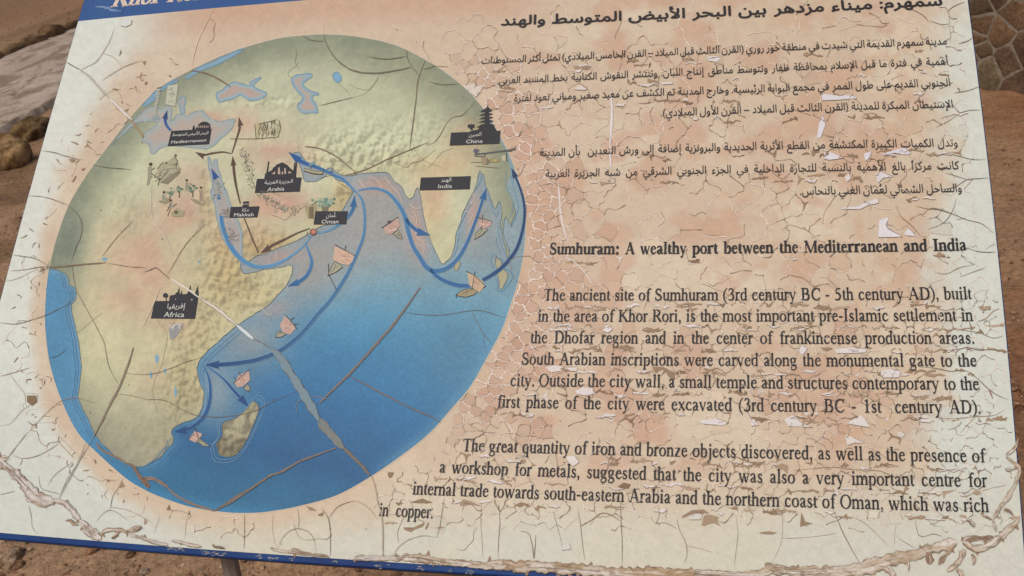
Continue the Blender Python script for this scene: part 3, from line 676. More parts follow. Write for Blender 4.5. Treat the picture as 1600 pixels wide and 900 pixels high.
INK = alb((38, 35, 37))
def serif_line(L, name, em, sx, font, col=INK, layer=8, shear=0.0, justify=True, parent=None, jitter=0.0):
    f, Ln = baseline(L); words = L[0].split(" ")
    ww = [sum(font.adv(c) for c in w) * em * sx for w in words]
    gap = (Ln - sum(ww)) / max(1, len(words) - 1) if justify else .25 * em * sx
    V, F_, off, z = [], [], [], 0.0; x = 0.0
    for w, wd in zip(words, ww):
        xx = x
        for c in w:
            for p in font.glyph(c):
                n = len(V); V += [(xx + (a + shear * b) * em * sx, b * em) for a, b in p]
                off += [z] * len(p); z += 1.5e-8; F_.append(list(range(n, n + len(p))))
            xx += font.adv(c) * em * sx
        x += wd + gap
    V = np.array(V); px = f(V[:, 0], V[:, 1])
    off = LAY * layer + np.array(off)
    n = .8 + .45 * fbm(px[:, 0] / 9, px[:, 1] / 5, 61, 2)
    make_mesh(name, panel(px, off), F_, MAT_INK, parent or sign, np.asarray(col)[None] * n[:, None], BASE)
    return gap / em

# Arabic: contextual letter forms, then right to left
AR = {}
def _ar():
    for ch, code, nf in (("ء",0xFE80,1),("آ",0xFE81,2),("أ",0xFE83,2),("ؤ",0xFE85,2),("إ",0xFE87,2),("ئ",0xFE89,4),("ا",0xFE8D,2),("ب",0xFE8F,4),("ة",0xFE93,2),("ت",0xFE95,4),("ث",0xFE99,4),("ج",0xFE9D,4),("ح",0xFEA1,4),("خ",0xFEA5,4),("د",0xFEA9,2),("ذ",0xFEAB,2),("ر",0xFEAD,2),("ز",0xFEAF,2),("س",0xFEB1,4),("ش",0xFEB5,4),("ص",0xFEB9,4),("ض",0xFEBD,4),("ط",0xFEC1,4),("ظ",0xFEC5,4),("ع",0xFEC9,4),("غ",0xFECD,4),("ف",0xFED1,4),("ق",0xFED5,4),("ك",0xFED9,4),("ل",0xFEDD,4),("م",0xFEE1,4),("ن",0xFEE5,4),("ه",0xFEE9,4),("و",0xFEED,2),("ى",0xFEEF,2),("ي",0xFEF1,4)):
        AR[ch] = (code, nf)
_ar()
MARKS = "\u064f\u064b"
def shape_word(w):
    marks = {}; base = []
    for c in w:
        if c in MARKS: marks[len(base) - 1] = c
        else: base.append(c)
    out = []; i = 0; prev = False
    while i < len(base):
        c = base[i]
        if c not in AR:
            out.append({'(': ')', ')': '('}.get(c, c)); prev = False; i += 1; continue
        if c == "ل" and i + 1 < len(base) and base[i + 1] in "آأإا":
            out.append(chr({"آ":0xFEF5,"أ":0xFEF7,"إ":0xFEF9,"ا":0xFEFB}[base[i + 1]] + (1 if prev else 0))); prev = False; i += 2; continue
        code, nf = AR[c]; nxt = i + 1 < len(base) and base[i + 1] in AR and AR[base[i + 1]][1] > 1 and nf == 4
        out.append(chr(code + ((3 if nxt else 1) if prev else (2 if nxt else 0)) if nf == 4 else code + (1 if prev and nf == 2 else 0)))
        if i in marks: out.append(marks[i])
        prev = nxt; i += 1
    # visual order; a mark stays just before its letter's slot
    vis = []
    for g in out[::-1]:
        vis.append(g)
    return "".join(vis)

_cur = bpy.data.curves.new("lettering", 'FONT'); _cur.resolution_u = 2
_tob = bpy.data.objects.new("lettering", _cur); COL.objects.link(_tob)
_cache = {}
def type_word(s, bold):
    key = (s, bold)
    if key not in _cache:
        if not s:
            _cache[key] = (np.zeros((0, 2)), []); return _cache[key]
        _cur.fill_mode = 'NONE'; _cur.body = s
        dg = bpy.context.evaluated_depsgraph_get(); dg.update()
        ev = _tob.evaluated_get(dg); me = ev.to_mesh()
        P = np.array([tuple(v.co)[:2] for v in me.vertices]); E_ = [tuple(e.vertices) for e in me.edges]; ev.to_mesh_clear()
        v, _, f, *_r = delaunay_2d_cdt([Vector(p) for p in P], E_, [], 1, 1e-7)
        V = np.array([tuple(p) for p in v]); T_ = np.array([list(q) for q in f]); c = V[T_].mean(1)
        nxt = {a: b for a, b in E_}; wn_ = np.zeros(len(c), int)
        EE = np.array([(P[a], P[b]) if nxt.get(a) == b and b == a + 1 or abs(a - b) == 1 else (P[max(a, b)], P[min(a, b)]) for a, b in ((min(e), max(e)) for e in E_)])
        for (x0, y0), (x1, y1) in EE:                       # non-zero winding, so joined letters may overlap
            side = (x1 - x0) * (c[:, 1] - y0) - (c[:, 0] - x0) * (y1 - y0)
            wn_ += ((y0 <= c[:, 1]) & (y1 > c[:, 1]) & (side > 0)).astype(int) - ((y0 > c[:, 1]) & (y1 <= c[:, 1]) & (side < 0)).astype(int)
        F_all = [list(map(int, q)) for q in T_[wn_ != 0]]
        V0, F0, n = V, F_all, len(V)
        V, FF = [V0], list(F0)
        if bold:               # heavier weight: the letter printed again a hair to each side
            for q, (dx, dy) in enumerate(((bold, 0), (bold / 2, bold * .45), (bold / 2, -bold * .45))):
                V.append(V0 + [dx, dy]); FF += [[i + n * (q + 1) for i in p] for p in F0]
        _cache[key] = (np.vstack(V), FF)
    return _cache[key]

def font_line(L, name, size, sx, bold, arabic, col=INK, layer=8, fit=False, parent=None, sy=1.0, shear=0.0):
    f, Ln = baseline(L)
    words = [w for w in L[0].split(" ")]
    if arabic: words = [shape_word(w) for w in words][::-1]
    geo = [type_word(w, bold) for w in words]
    ws = [(g[0][:, 0].max() - g[0][:, 0].min()) * size * sx if len(g[0]) else 0.02 * size for g in geo]
    if fit:
        nat = sum(ws) + .22 * size * sx * (len(ws) - 1); sx *= Ln / nat; ws = [w * Ln / nat for w in ws]
    gap = (Ln - sum(ws)) / max(1, len(ws) - 1)
    V, F_ = [], []; x = 0.0
    for (g, w) in zip(geo, ws):
        if len(g[0]):
            n = len(V); x0 = g[0][:, 0].min()
            V += [(x + (a - x0 + shear * b) * size * sx, b * size * sy) for a, b in g[0]]; F_ += [[n + i for i in p] for p in g[1]]
        x += w + gap
    V = np.array(V); px = f(V[:, 0], V[:, 1])
    n = .85 + .3 * fbm(px[:, 0] / 9, px[:, 1] / 5, 61, 2)
    off = LAY * layer + np.concatenate([np.repeat(np.arange(4 if bold else 1) * 4e-6, len(g[0]) // (4 if bold else 1)) for g in geo])
    make_mesh(name, panel(px, off), F_, MAT_INK, parent or sign, np.asarray(col)[None] * n[:, None], BASE)
    return gap / size

REG = Serif(.116, .042); BLD = Serif(.15, .05, True)
EM = 0.0217 * D / 1.1
for L in ENG:
    g = serif_line(L, "english_text_line", EM, .68 if len(L[0]) < 20 else .75, REG)
    print("EN gap", round(g, 2))
print("T gap", serif_line(ENG_TITLE, "english_title", EM * 1.02, .72, BLD))
for L in ARA: print("AR gap", round(font_line(L, "arabic_text_line", 0.0136, .86, .008, True, sy=1.1), 2))
print("AT gap", font_line(ARA_TITLE, "arabic_title", 0.0208, 1.25, .05, True))
HEAD = ("Khor Rori", (172, 11.5), (230, 6.2), (330, -2))
serif_line(HEAD, "header_lettering", 0.046, .82, Serif(.15, .05, True), alb((206, 186, 166)), 2, .25, False)

# ------------------------------------------------------------------ black place plates with a skyline and two names
BLK = alb((42, 42, 46)); PALE = alb((190, 188, 180))
def plate(box, sky_polys, ar, en, arL, enL, asz, esz, extra=None, holes=()):
    k = Ink(); k.poly(box, BLK); p = k.build("place_plate", 6, sign)
    if sky_polys:
        k = Ink()
        for q in sky_polys: k.poly(q, BLK)
        for q in holes: k.poly(q, alb((176, 150, 132)))
        s = k.build("building_silhouette", 6.3, p)
    font_line((ar,) + arL, "lettering", asz, 1, .012, True, PALE, 8, True, p)
    font_line((en,) + enL, "lettering", esz, 1, .018, False, PALE, 8, True, p)
    return p
def mid3(a, b): return (a, ((a[0] + b[0]) / 2, (a[1] + b[1]) / 2), b)
def circ(x, y, r, n=12): return [(x + r * math.cos(t) * random.uniform(.8, 1.15), y + r * math.sin(t) * random.uniform(.8, 1.15)) for t in np.linspace(0, 6.283, n + 1)[:-1]]
plate([(267.6,204.6),(330.6,201),(326.7,225.3),(262,228.5)],
      [[(306,203),(306,200),(308.5,198.5),(309.5,195),(313,191.7),(318,190),(324,190.5),(328,194),(329,202)], [(300,203.5),(301,199),(303,195),(304.5,199),(305,203)]],
      "البحر الأبيض المتوسط", "Mediterranean", mid3((269, 212.5), (325, 209.5)), mid3((267, 224.5), (322, 221)), .0065, .0068,
      holes=[[(309.5 + 2.9 * i, 199.8 - .1 * i), (310.9 + 2.9 * i, 199.7 - .1 * i), (311.5 + 2.9 * i, 196.3), (310.1 + 2.9 * i, 196.4)] for i in range(6)])
plate([(704.5,207.2),(782,204),(780.5,224.5),(702.5,227.5)],
       [[(733,206.5),(736,204.5),(747,202.4),(749,199.5),(772,197.5),(775,202),(776,204.6)],
       [(762.1,159),(761.2,169),(763.2,169)], [(757,198.5),(757.5,172),(764,172),(765,198.5)],
       [(761,167.6),(763.2,167.6),(767,171),(769.6,172.4),(767,174.2),(753,175),(750.4,174.6),(755.5,171)],
       [(755,177.6),(766,176.8),(770.4,177.6),(767,179.6),(754,180.4),(748.8,180.6)], [(755,183),(766,182.2),(770.8,183),(767,185),(754,185.8),(748,186.2)],
       [(754.5,188.4),(766.5,187.6),(771.4,188.6),(768,190.5),(753,191.4),(746.8,191.8)], [(753.5,193.8),(767,193),(773.6,196.4),(768,198.4),(752,199.3),(744,199)]] +
      [[(730,198),(733,193),(735,195.5),(737,192.5),(739,195),(742,194),(741,198),(742,199.5),(738,200),(739,203),(735,203),(734,200.5)]],
      "الصين", "China", mid3((732.5, 213.5), (752, 211.8)), mid3((728, 224), (754, 223)), .0075, .0075)
plate([(657.5,277.5),(735.7,275),(734,295.6),(655.5,297.5)], [], "الهند", "India", mid3((689, 284.3), (705, 283.2)), mid3((684.5, 294.2), (706, 293.3)), .0075, .0075)
plate([(401.3,279.5),(471.3,277),(468.2,299.4),(398,301.5)],
      [[(412.7,279.5),(414,272),(416,270),(419,252),(420.8,252.5),(418.5,269),(425,266),(426,263),(432.5,257),(437,255),(441,253.6),(445,255.5),(449,258),(457.5,266.3),(458.5,265),(459.8,252.8),(461,254),(460.5,266),(462,252.8),(464,253.3),(462.5,277.5)]],
      "الجزيرة العربية", "Arabia", mid3((413, 287.7), (457, 285.4)), mid3((417.5, 298.7), (444, 297.5)), .0072, .0076,
      holes=[[(434,272),(434.5,263),(437,260.5),(438,272)],[(440,272.5),(440,268),(442,268),(442,272.5)],[(444,272),(444.3,262),(446.5,263),(447,271.5)],[(424,272),(430,267.5),(430,272)],[(450,271),(451.5,267),(456,270.5)]])
plate([(360.7,323.2),(405.3,322.4),(402,339.6),(358,340.4)], [[(380,314.9),(389,314.4),(388.2,323.5),(378.7,323.8)]], "مكة", "Makkah", mid3((377.5, 330.6), (388.5, 330)), mid3((365.3, 338.3), (396, 337.6)), .007, .0068,
      holes=[[(379.3,318.6),(388.7,318.1),(388.6,319.1),(379.2,319.6)]])
plate([(493,329.9),(543.5,330),(540.9,350.3),(489.9,350.8)], [], "عُمان", "Oman", mid3((509.5, 339.6), (524.5, 339)), mid3((502, 349.4), (528.5, 349)), .0078, .0078)
plate([(241.4,470.4),(309,470),(304.6,498.2),(235.6,497.6)],
      [[(264,471),(265.2,462),(273.8,460),(274.5,457.8),(277.5,456),(279.7,448.3),(280.6,459.3),(282,459.3),(283.8,453.2),(284.8,459.8),(291.5,459.3),(294,455.5),(297.6,444),(298.6,455.7),(300,458),(304.3,458.7),(309.2,446),(310.3,457.5),(309,471)],
       circ(258.5, 461, 4.2), [(258.4,463),(260,463),(260.2,471),(259,471)]],
      "إفريقيا", "Africa", mid3((261, 482), (289, 481.5)), mid3((255.5, 495.3), (287.5, 495.3)), .0094, .0098,
      holes=[[(273.6,468.5),(274.2,466),(275,468.5)],[(298.2,469.5),(299.8,465.8),(301,469.5)]])

# ------------------------------------------------------------------ routes
def arrow(pts, tip, c0, c1, hw, name="trade_route_arrow", layer=5, hl=None):
    k = Ink(); P = np.array(pts, float) * [1, 1, .86]
    hl = hl or hw * 1.5
    if tip is not None:
        t = np.array(tip, float); d = t - P[-1, :2]; d /= np.hypot(*d); n = np.array([-d[1], d[0]]); b = t - d * hl
        P = np.vstack([P, [b[0] + d[0], b[1] + d[1], P[-1, 2]]])
        k.ribbon(P + [0, 0, .7] if name[0] == 't' else P, alb((128, 160, 184)) if name[0] == 't' else alb(c1), step=2.5) if name[0] == 't' else None
        k.ribbon(P, alb(c0), alb(c1), 2.5)
        k.poly([t, b + n * hw / 2 - d * hl * .15, b, b - n * hw / 2 - d * hl * .15], alb(c1))
    else:
        if name[0] == 't': k.ribbon(P + [0, 0, .7], alb((128, 160, 184)), step=2.5)
        k.ribbon(P, alb(c0), alb(c1), 2.5)
    return k.build(name, layer, GLOBE_OBJ)
LB, MB, DB, NB = (72, 122, 160), (40, 92, 138), (26, 66, 110), (30, 50, 84)
arrow([(557,301,2.5),(550,294,3.5),(542,286,4.5),(534,279,5),(522,274,5),(508,267,5.5),(494,261,6),(478,255.5,7),(466,250,7.5)], (450.5, 237), LB, (36,78,132), 13)
arrow([(492,364,2),(505,362.5,2.5),(518,358,3.5),(533,348.5,4.5),(546,336,5.5),(552,325,5.5)], (554, 305), (96,142,168), MB, 11)
arrow([(559,303,2.5),(565,311,3.5),(568.5,325,4),(570,345,4.2),(568,368,4.5),(560,391,5),(546,422,5.5),(528,452,6),(512,474,6),(498,489,6),(470,522,6.5),(440,546,7),(405,561,7.5),(370,567.5,7.5),(338,570,7.5)], (320, 570), LB, DB, 13)
arrow([(560,297.5,2),(572,295,3),(585,294.3,4),(597,297,4.5),(608,303,5.2),(620,316,6),(630,332,7),(635,346,8),(637,358,7.5),(645,384,7),(656,402,7.5),(665,416,8),(676,423,8),(688,422.5,7.5),(700,418,7),(712,408,6.5),(722,394,6),(732,374,5.2),(742,348,4.6),(750,325,4.2)], (760, 294), LB, (40,88,136), 11)
arrow([(672,421,6),(682,431,6.5),(695,439,7),(712,445,7.5),(726,446.5,7),(735,446,6.5)], None, MB, (44,92,140), 0)
arrow([(754,437.5,6),(768,430,6.5),(783,419,6.8),(797,404,6.5),(808,387,6),(815,366,5.5),(819,345,5),(819.5,325,4.6),(816,305,4.2),(810,287,4)], (799, 262), DB, NB, 10)
arrow([(634,341,5),(641,351,6),(650,359,6.5),(660,364,6.5)], (673, 367.5), MB, (42,88,138), 13)
arrow([(478,379,1.5),(480,388,2.8),(485,400,4.4),(487,410,5.2),(484,422,5.6),(477,433,6),(466,441,6)], (449, 447.5), LB, MB, 11)
arrow([(487,366,2),(480,377,2),(470,388,3),(455,400,3.8),(438,410,4.8),(420,416,5.6),(402,417,6.2),(386,411,7),(372,400,7.6),(360,384,7.8),(352,366,7.2),(347,350,6.6),(345.5,337,6.2)], None, (92,140,170), (60,114,158), 0)
arrow([(342,311.5,5.5),(341.6,304,5.5)], None, MB, MB, 0)
arrow([(337,280,5),(334,271,5)], (330, 262.5), DB, (36,76,130), 11)
arrow([(317,572,1.5),(324,584,3),(328,600,4.5),(328.5,618,5.5),(325,637,6.2),(317,653,6.4),(304,665,6.4),(290,672,6)], (272, 674.5), MB, (30,68,116), 12)
arrow([(321,571,1.5),(334,580,2.6),(350,593,3.6),(364,609,4.8),(376,622,5.2)], (388.5, 636), MB, (30,68,116), 12)
arrow([(267,204,4),(261,197,4.8),(258,189,5),(258,184,4.6)], (261.5, 171.5), (56,92,140), (40,62,106), 9)
BR, BR2 = (92, 72, 56), (82, 62, 50)
for pts, tip, hw in (([(375.5,318,2.5),(371,300,3.5),(367,280,4.6),(365,262,4.8)], (363.5, 243.5), 9), ([(361,240,2),(350,237.6,2.6),(338,238.5,3.2),(325,241,3.4),(316,243,3)], (304.5, 237.5), 10),
                     ([(362,240,1.8),(366,228,2.6),(370,215,3.2),(374,202,3.8),(375,192,3.8)], (373, 182), 9), ([(484,357,1.8),(465,364,3),(445,374,4),(428,382,4.4)], (406, 396.5), 11)):
    arrow(pts, tip, BR, BR2, hw, "caravan_route_arrow")
k = Ink(); k.ribbon([(381.5,341,1.8),(388,357,2.2),(395,375,2.4),(404,395,2.2)], alb(BR)); k.build("caravan_route", 5, GLOBE_OBJ)
k = Ink()
k.fan((489.3,362.6), [(489.3 + 5.4 * math.cos(t), 362.6 + 5.4 * math.sin(t)) for t in np.linspace(0, 6.283, 19)[:-1]], alb((92, 60, 50)))
k.fan((490.5,361), [(489.3 + 4.4 * math.cos(t), 362.4 + 4.4 * math.sin(t)) for t in np.linspace(0, 6.283, 19)[:-1]], alb((142, 78, 66)), alb((206, 138, 116)))
k.ribbon([(480,362,.8),(480,367,.8),(484,371,.8)], alb((90, 84, 74))); k.ribbon([(497,360,.8),(498,365,.8)], alb((90, 84, 74)))
k.build("port_marker", 7, GLOBE_OBJ)

# ------------------------------------------------------------------ little ink drawings printed on the map
INKD, SAIL, HULL = alb((64, 62, 58)), alb((184, 150, 134)), alb((156, 152, 128))
def boat(sail, hull, lines, sc=SAIL, hc=HULL):
    o_ = np.mean(sail + hull, 0); sh = lambda L_: [tuple(o_ + (np.array(p) - o_) * .9) for p in L_]
    sail, hull, lines = sh(sail), sh(hull), [sh(l) for l in lines]; sc = sc * .8 + alb((140, 146, 144)) * .2
    k = Ink(); k.fan(np.mean(sail, 0), sail, sc, sc * np.array([1.08, 1.0, .98]))
    c = np.mean(sail, 0)
    for i in range(11):
        a = np.array(sail[i % len(sail)]) * .6 + c * .4 + RNG.normal(0, 1.2, 2); b = c + RNG.normal(0, 3.2, 2)
        k.ribbon([(a[0], a[1], .6), (b[0], b[1], .8)], (alb((200, 178, 162)), alb((164, 118, 102)), alb((146, 116, 104)))[i % 3])
    k.poly(hull, hc); k.ribbon([(a, b, 1.0) for a, b in list(hull) + [hull[0]]], INKD, smooth=False)
    hcn = np.mean(hull, 0)
    for i in range(4):
        a = hcn + (np.array(hull[i % len(hull)]) - hcn) * .6; b = hcn + RNG.normal(0, 1.8, 2)
        k.ribbon([(a[0], a[1], .7), (b[0], b[1], .7)], INKD * 1.6)
    for l in lines: k.ribbon([(p[0], p[1], 1.1) for p in l], INKD, smooth=False)
    k.build("sailing_boat_drawing", 6, GLOBE_OBJ)
boat([(522,382),(545,392),(556,398),(553,408),(546,415),(532,412),(519,405)], [(510,433),(516,418),(522,409),(530,413),(536,418),(524,427)], [[(522.5,379),(559,399.5)],[(540,388),(541.5,380)],[(511,412),(511.5,432)],[(512,432),(525,458)]], alb((200,164,136)))
boat([(597,356),(622,338),(626,352),(612,366),(602,366)], [(614,366),(622,359),(627,366),(629.5,374.5),(622,373)], [[(593.5,355.5),(623,336.5)],[(605,342),(610,348)],[(604,346),(610,343)]])
boat([(747,344),(755,340),(770,345),(768,352),(757,358),(748,354)], [(740,376),(744,364),(752,357),(763,359),(752,369)], [[(742,336.5),(771,345)],[(754,333),(754,347)],[(752,353),(753,362)]])
boat([(730,423),(745,430),(757,439),(759,447),(751,458),(741,452),(732,444)], [(710,463),(717,456),(727,452),(738,451),(747,456),(740,462),(726,466)], [[(727,420.5),(742,428),(759,445)],[(742.5,421),(741,432),(737,455)],[(710,460),(710,468)],[(757,450),(762,446)]], alb((188,160,122)), alb((150,136,104)))
boat([(436,508),(445,491),(456,500),(464,513),(455,524),(442,520)], [(428,528),(434,517),(440,519),(447,523),(438,528)], [[(446,489),(467,514)],[(455,498),(462,494)],[(460,506),(468,505)]])
boat([(364,598),(373,584),(390,577),(392,593),(380,604),(370,606)], [(380,608),(388,600),(393,611),(386,612)], [[(363,599),(390,575)],[(372,580),(376,586)],[(364,588),(367,594)]])
boat([(293,685),(304,672),(317,677),(313,684),(305,692),(296,688)], [(307,690),(311,684),(319,690),(329,698),(318,698)], [[(293,686),(303,677)],[(304,665),(312,690)],[(328,697),(331,699)]])
k = Ink(); k.poly([(475,263),(490,267),(505,267.5),(503,272),(490,271),(476,268)], alb((158,152,118))); k.ribbon([(474.5,267,1.3),(490,271.5,1.6),(504,272.5,1.4),(506,264,1.1)], INKD, smooth=False); k.ribbon([(475,263,.8),(490,267,.8),(503,268,.8)], INKD)
k.poly([(482,258),(487,253),(493,252),(491,256),(485,259)], alb((118,144,146))); k.ribbon([(486,258,.8),(485.5,264,.8)], INKD); k.ribbon([(515,270,.9),(519,266,.9),(519.5,271,.9)], INKD)
k.build("sailing_boat_drawing", 6, GLOBE_OBJ)
# caravans and herds: rows of small pen strokes
def herd(path, wd, n, cols, name="caravan_drawing", L=(2, 5)):
    k = Ink(); P = spline(path, 2)
    for i in range(n):
        a = P[int(RNG.integers(0, len(P)))][:2] + RNG.normal(0, wd, 2) * [1, .8]
        an = RNG.uniform(0, 6.28); l = RNG.uniform(*L)
        c = cols[int(RNG.integers(0, len(cols)))]
        b = a + np.array([math.cos(an), math.sin(an)]) * l; m_ = (a + b) / 2 + RNG.normal(0, .8, 2)
        k.ribbon([(a[0], a[1], .5), (m_[0], m_[1], RNG.uniform(.7, 1.5)), (b[0], b[1], .4)], alb(c), step=1.5)
    k.build(name, 5, GLOBE_OBJ)
pen_c = [(112,112,98),(136,132,112),(150,148,126),(96,98,88),(162,158,138)]
herd([(379,235),(386,255),(391,275),(398,292)], 3.2, 120, pen_c)
herd([(408,303),(422,313),(435,322),(448,328),(462,327)], 3.6, 150, pen_c)
herd([(350,328),(355,335)], 4, 40, [(96,92,86),(130,122,110),(150,140,128)])
herd([(358,362),(366,372),(362,378)], 4.5, 55, [(96,92,86),(130,122,110),(150,146,140)])
herd([(333,285),(345,290),(340,300),(336,305)], 4, 60, [(120,132,128),(96,104,98),(150,158,150)])
k = Ink()          # herdsman beside a large catch net, under the sea plate
k.poly([(240,275),(252,256),(262,252),(274,243),(277,252),(282,266),(262,284),(250,286)], alb((158,152,124))); k.poly([(250,285),(280,265),(282,270),(262,288)], alb((126,118,96)))
for i in range(46):
    t = RNG.random(); a = np.array([240 + 34 * t, 276 - 22 * t]) + RNG.normal(0, 3.2, 2) + [4 * RNG.random(), 7 * RNG.random()]
    b = a + np.array([RNG.uniform(2, 7), RNG.uniform(-5, 1)]); k.ribbon([(a[0], a[1], .5), (b[0], b[1], .9)], alb((92, 88, 74)) if i % 3 else alb((178, 172, 146)))
for l in ([(248,283),(264,266)],[(236,271),(252,281)],[(247,290),(249,280)],[(272,244),(277,251),(275,262)],[(246,264),(252,256),(256,254)]): k.ribbon([(a, b, 1.2) for a, b in l], alb((74, 70, 58)), smooth=False)
k.fan((235.5, 256), circ(235.5, 256.5, 3), alb((66, 56, 46))); k.fan((260, 254.5), circ(260, 254.5, 1.7), alb((70, 62, 50))); k.fan((274.5, 242.5), circ(274.5, 242.8, 1.8), alb((70, 62, 50)))
k.poly([(231,262),(235,258),(238,263),(236,275),(233,288),(229,290),(231,276)], alb((142,140,118))); k.ribbon([(238,265,1),(242,262,1)], alb((88,76,60)))
k.build("net_maker_drawing", 5, GLOBE_OBJ)
k = Ink()          # people gathering resin among small trees
def tree_d(x, y, r):
    k.ribbon([(x, y + r * .5, 1.6), (x - .5, y + r * 2.2, 1.8)], alb((96, 80, 62)))
    for i in range(11):
        q = (x + RNG.normal(0, r * .55), y + RNG.normal(0, r * .42)); k.fan(q, circ(q[0], q[1], r * RNG.uniform(.25, .42), 7), alb(((112,132,112),(88,108,88),(140,152,128))[i % 3]))
def man_d(x, y, hgt, c):
    k.poly([(x - 3, y + hgt), (x - 2.2, y + 3), (x + 1.8, y + 2.6), (x + 3.4, y + hgt)], alb(c)); k.fan((x, y), circ(x, y, 2.1, 8), alb((72, 56, 46)))
    for i in range(4): k.ribbon([(x + RNG.normal(0, 1.5), y + 4, .5), (x + RNG.normal(0, 2), y + hgt - 1, .7)], alb((112, 106, 92)))
k.poly([(246,315),(262,309),(268,314),(258,319)], alb((140,130,102))); k.poly([(296,310),(308,312),(320,322),(306,318)], alb((142,130,102)))
tree_d(265.5, 301, 6); tree_d(280.5, 295.5, 6); tree_d(301.5, 293.5, 6.5)
man_d(256, 300.5, 13, (156,154,136)); man_d(291.5, 281.5, 17, (164,156,132)); man_d(314, 293, 22, (172,148,122)); man_d(267, 313, 12, (150,148,130))
k.poly([(266,333),(276,325),(289,330),(286,338),(270,339)], alb((152,144,112))); k.fan((275,331), circ(275, 331.5, 3.2), alb((96,84,62)))
for l in ([(296,286),(302,291)],[(270,323),(276,318)],[(260,330),(266,322)],[(262,338),(266,326)]): k.ribbon([(a, b, 1.2) for a, b in l], alb((98, 88, 72)), smooth=False)
k.build("resin_gatherers_drawing", 5, GLOBE_OBJ)
k = Ink()          # ruined colonnade
k.poly([(400,193),(404,192),(405,215),(401,216)], alb((170,162,122)))
for i in range(60):
    x = RNG.uniform(405, 438); y0 = RNG.uniform(188, 212) - (x - 420) * .12
    k.ribbon([(x, y0, .6), (x + RNG.normal(0, 1.5), y0 + RNG.uniform(3, 8), RNG.uniform(.8, 2.2))], alb(((84,80,62),(112,106,82),(140,134,104))[i % 3]))
for l in ([(398,194),(400,217)],[(360,217),(400,217),(435,214)],[(405,194),(432,187)],[(436,188),(439,200),(434,214)]): k.ribbon([(a, b, 1.1) for a, b in l], alb((98, 92, 70)), smooth=False)
k.build("colonnade_drawing", 5, GLOBE_OBJ)
k = Ink()          # frankincense tree on its rock
k.poly([(476,322),(494,319),(495,326),(492,342),(481,341),(478,331)], alb((150,140,104))); k.poly([(483,324),(490,322),(490,341),(483,341)], alb((108,94,68)))
k.poly([(502,323),(514,323),(511,332),(504,332)], alb((110,106,84)))
for i in range(60):
    q = (509 + RNG.normal(0, 6.5), 316 + RNG.normal(0, 3.6)); k.fan(q, circ(q[0], q[1], RNG.uniform(1.2, 2.6), 7), alb(((104,136,118),(84,112,98),(140,162,142),(120,148,130))[i % 4]))
k.ribbon([(486,320,.9),(495,316,.9)], alb((96, 88, 66)))
k.build("frankincense_tree_drawing", 5, GLOBE_OBJ)
k = Ink()          # loom and bowl below the eastern plate
for l, w in (([(742,241),(760,239.5),(778,237),(806,233)], 2.4), ([(741,243.5),(757,245)], 1.6), ([(757,245),(758,240)], 1.8), ([(791,239),(792,252)], 1.6), ([(750,240),(800,236)], 1.0)):
    k.ribbon([(a, b, w) for a, b in l], alb((78, 80, 80)), smooth=False)
k.fan((743.5, 236), circ(743.5, 236, 4, 9), alb((92, 84, 100)))
for i in range(7): k.ribbon([(743.5, 236, 1.2), (743.5 + 6 * math.cos(i), 235 + 5.5 * math.sin(i), .5)], alb((92, 84, 104)))
k.fan((773, 250.5), [(773 + 8.5 * math.cos(t), 250.5 + 3.6 * math.sin(t)) for t in np.linspace(0, 6.283, 19)[:-1]], alb((128, 116, 78)), alb((172, 158, 110)))
k.poly([(752,246),(760,245),(761,257),(753,257)], alb((146,128,102))); k.poly([(760,246),(764,250),(766,254),(760,258)], alb((112,104,86))); k.poly([(784,243),(790,242),(790,252),(785,251)], alb((178,166,138)))
k.ribbon([(736,254,.8),(752,253.5,1.2)], alb((110,104,84))); k.ribbon([(742,259,.8),(760,261,1.2),(780,262.5,.8)], alb((112,108,88))); k.ribbon([(803,233,1),(806,228,.8)], alb((78,82,80))); k.ribbon([(800,234,1),(800,229,.8)], alb((78,82,80)))
k.build("loom_drawing", 5, GLOBE_OBJ)
k = Ink()          # lighthouse column and an inscribed tablet in the north west
k.ribbon([(242,183,4),(244,165,4.4),(247,148,5),(248,138,6)], alb((176,176,160)), smooth=False)
for i in range(16):
    y = 181 - i * 2.8; x = 242.2 + i * .4; k.ribbon([(x - 2.4, y, .7), (x + 2.8, y - 1.2, 1.1)], alb((92, 96, 88)))
k.ribbon([(245,138,2),(254,136,2)], alb((110,112,102))); k.ribbon([(247,144,1.6),(254,141,1.2)], alb((110,112,102)))
k.poly([(262,134),(279,131),(274,166),(258.5,163.5)], alb((176,176,154))); k.ribbon([(258.5,163.5,1),(274,166,1),(279,131,1)], alb((128,128,108)), smooth=False)
for i in range(12): k.ribbon([(262 + RNG.random() * 11, 138 + i * 2.1, .7), (266 + RNG.random() * 8, 137.5 + i * 2.1, .9)], alb((116, 116, 100)))
k.poly([(236,183),(248,181),(250,187),(240,188)], alb((132,144,146))); k.poly([(247,193),(252,192),(252,198),(248,197)], alb((172,172,140))); k.poly([(225,187),(231,185),(230,190),(227,191)], alb((150,166,164)))
k.build("lighthouse_drawing", 5, GLOBE_OBJ)
bpy.data.objects.remove(_tob); 
# ------------------------------------------------------------------ cracks and flaking of the film
CB, CD, CP, CW = (116, 98, 80), (88, 74, 60), (150, 126, 100), (208, 202, 196)

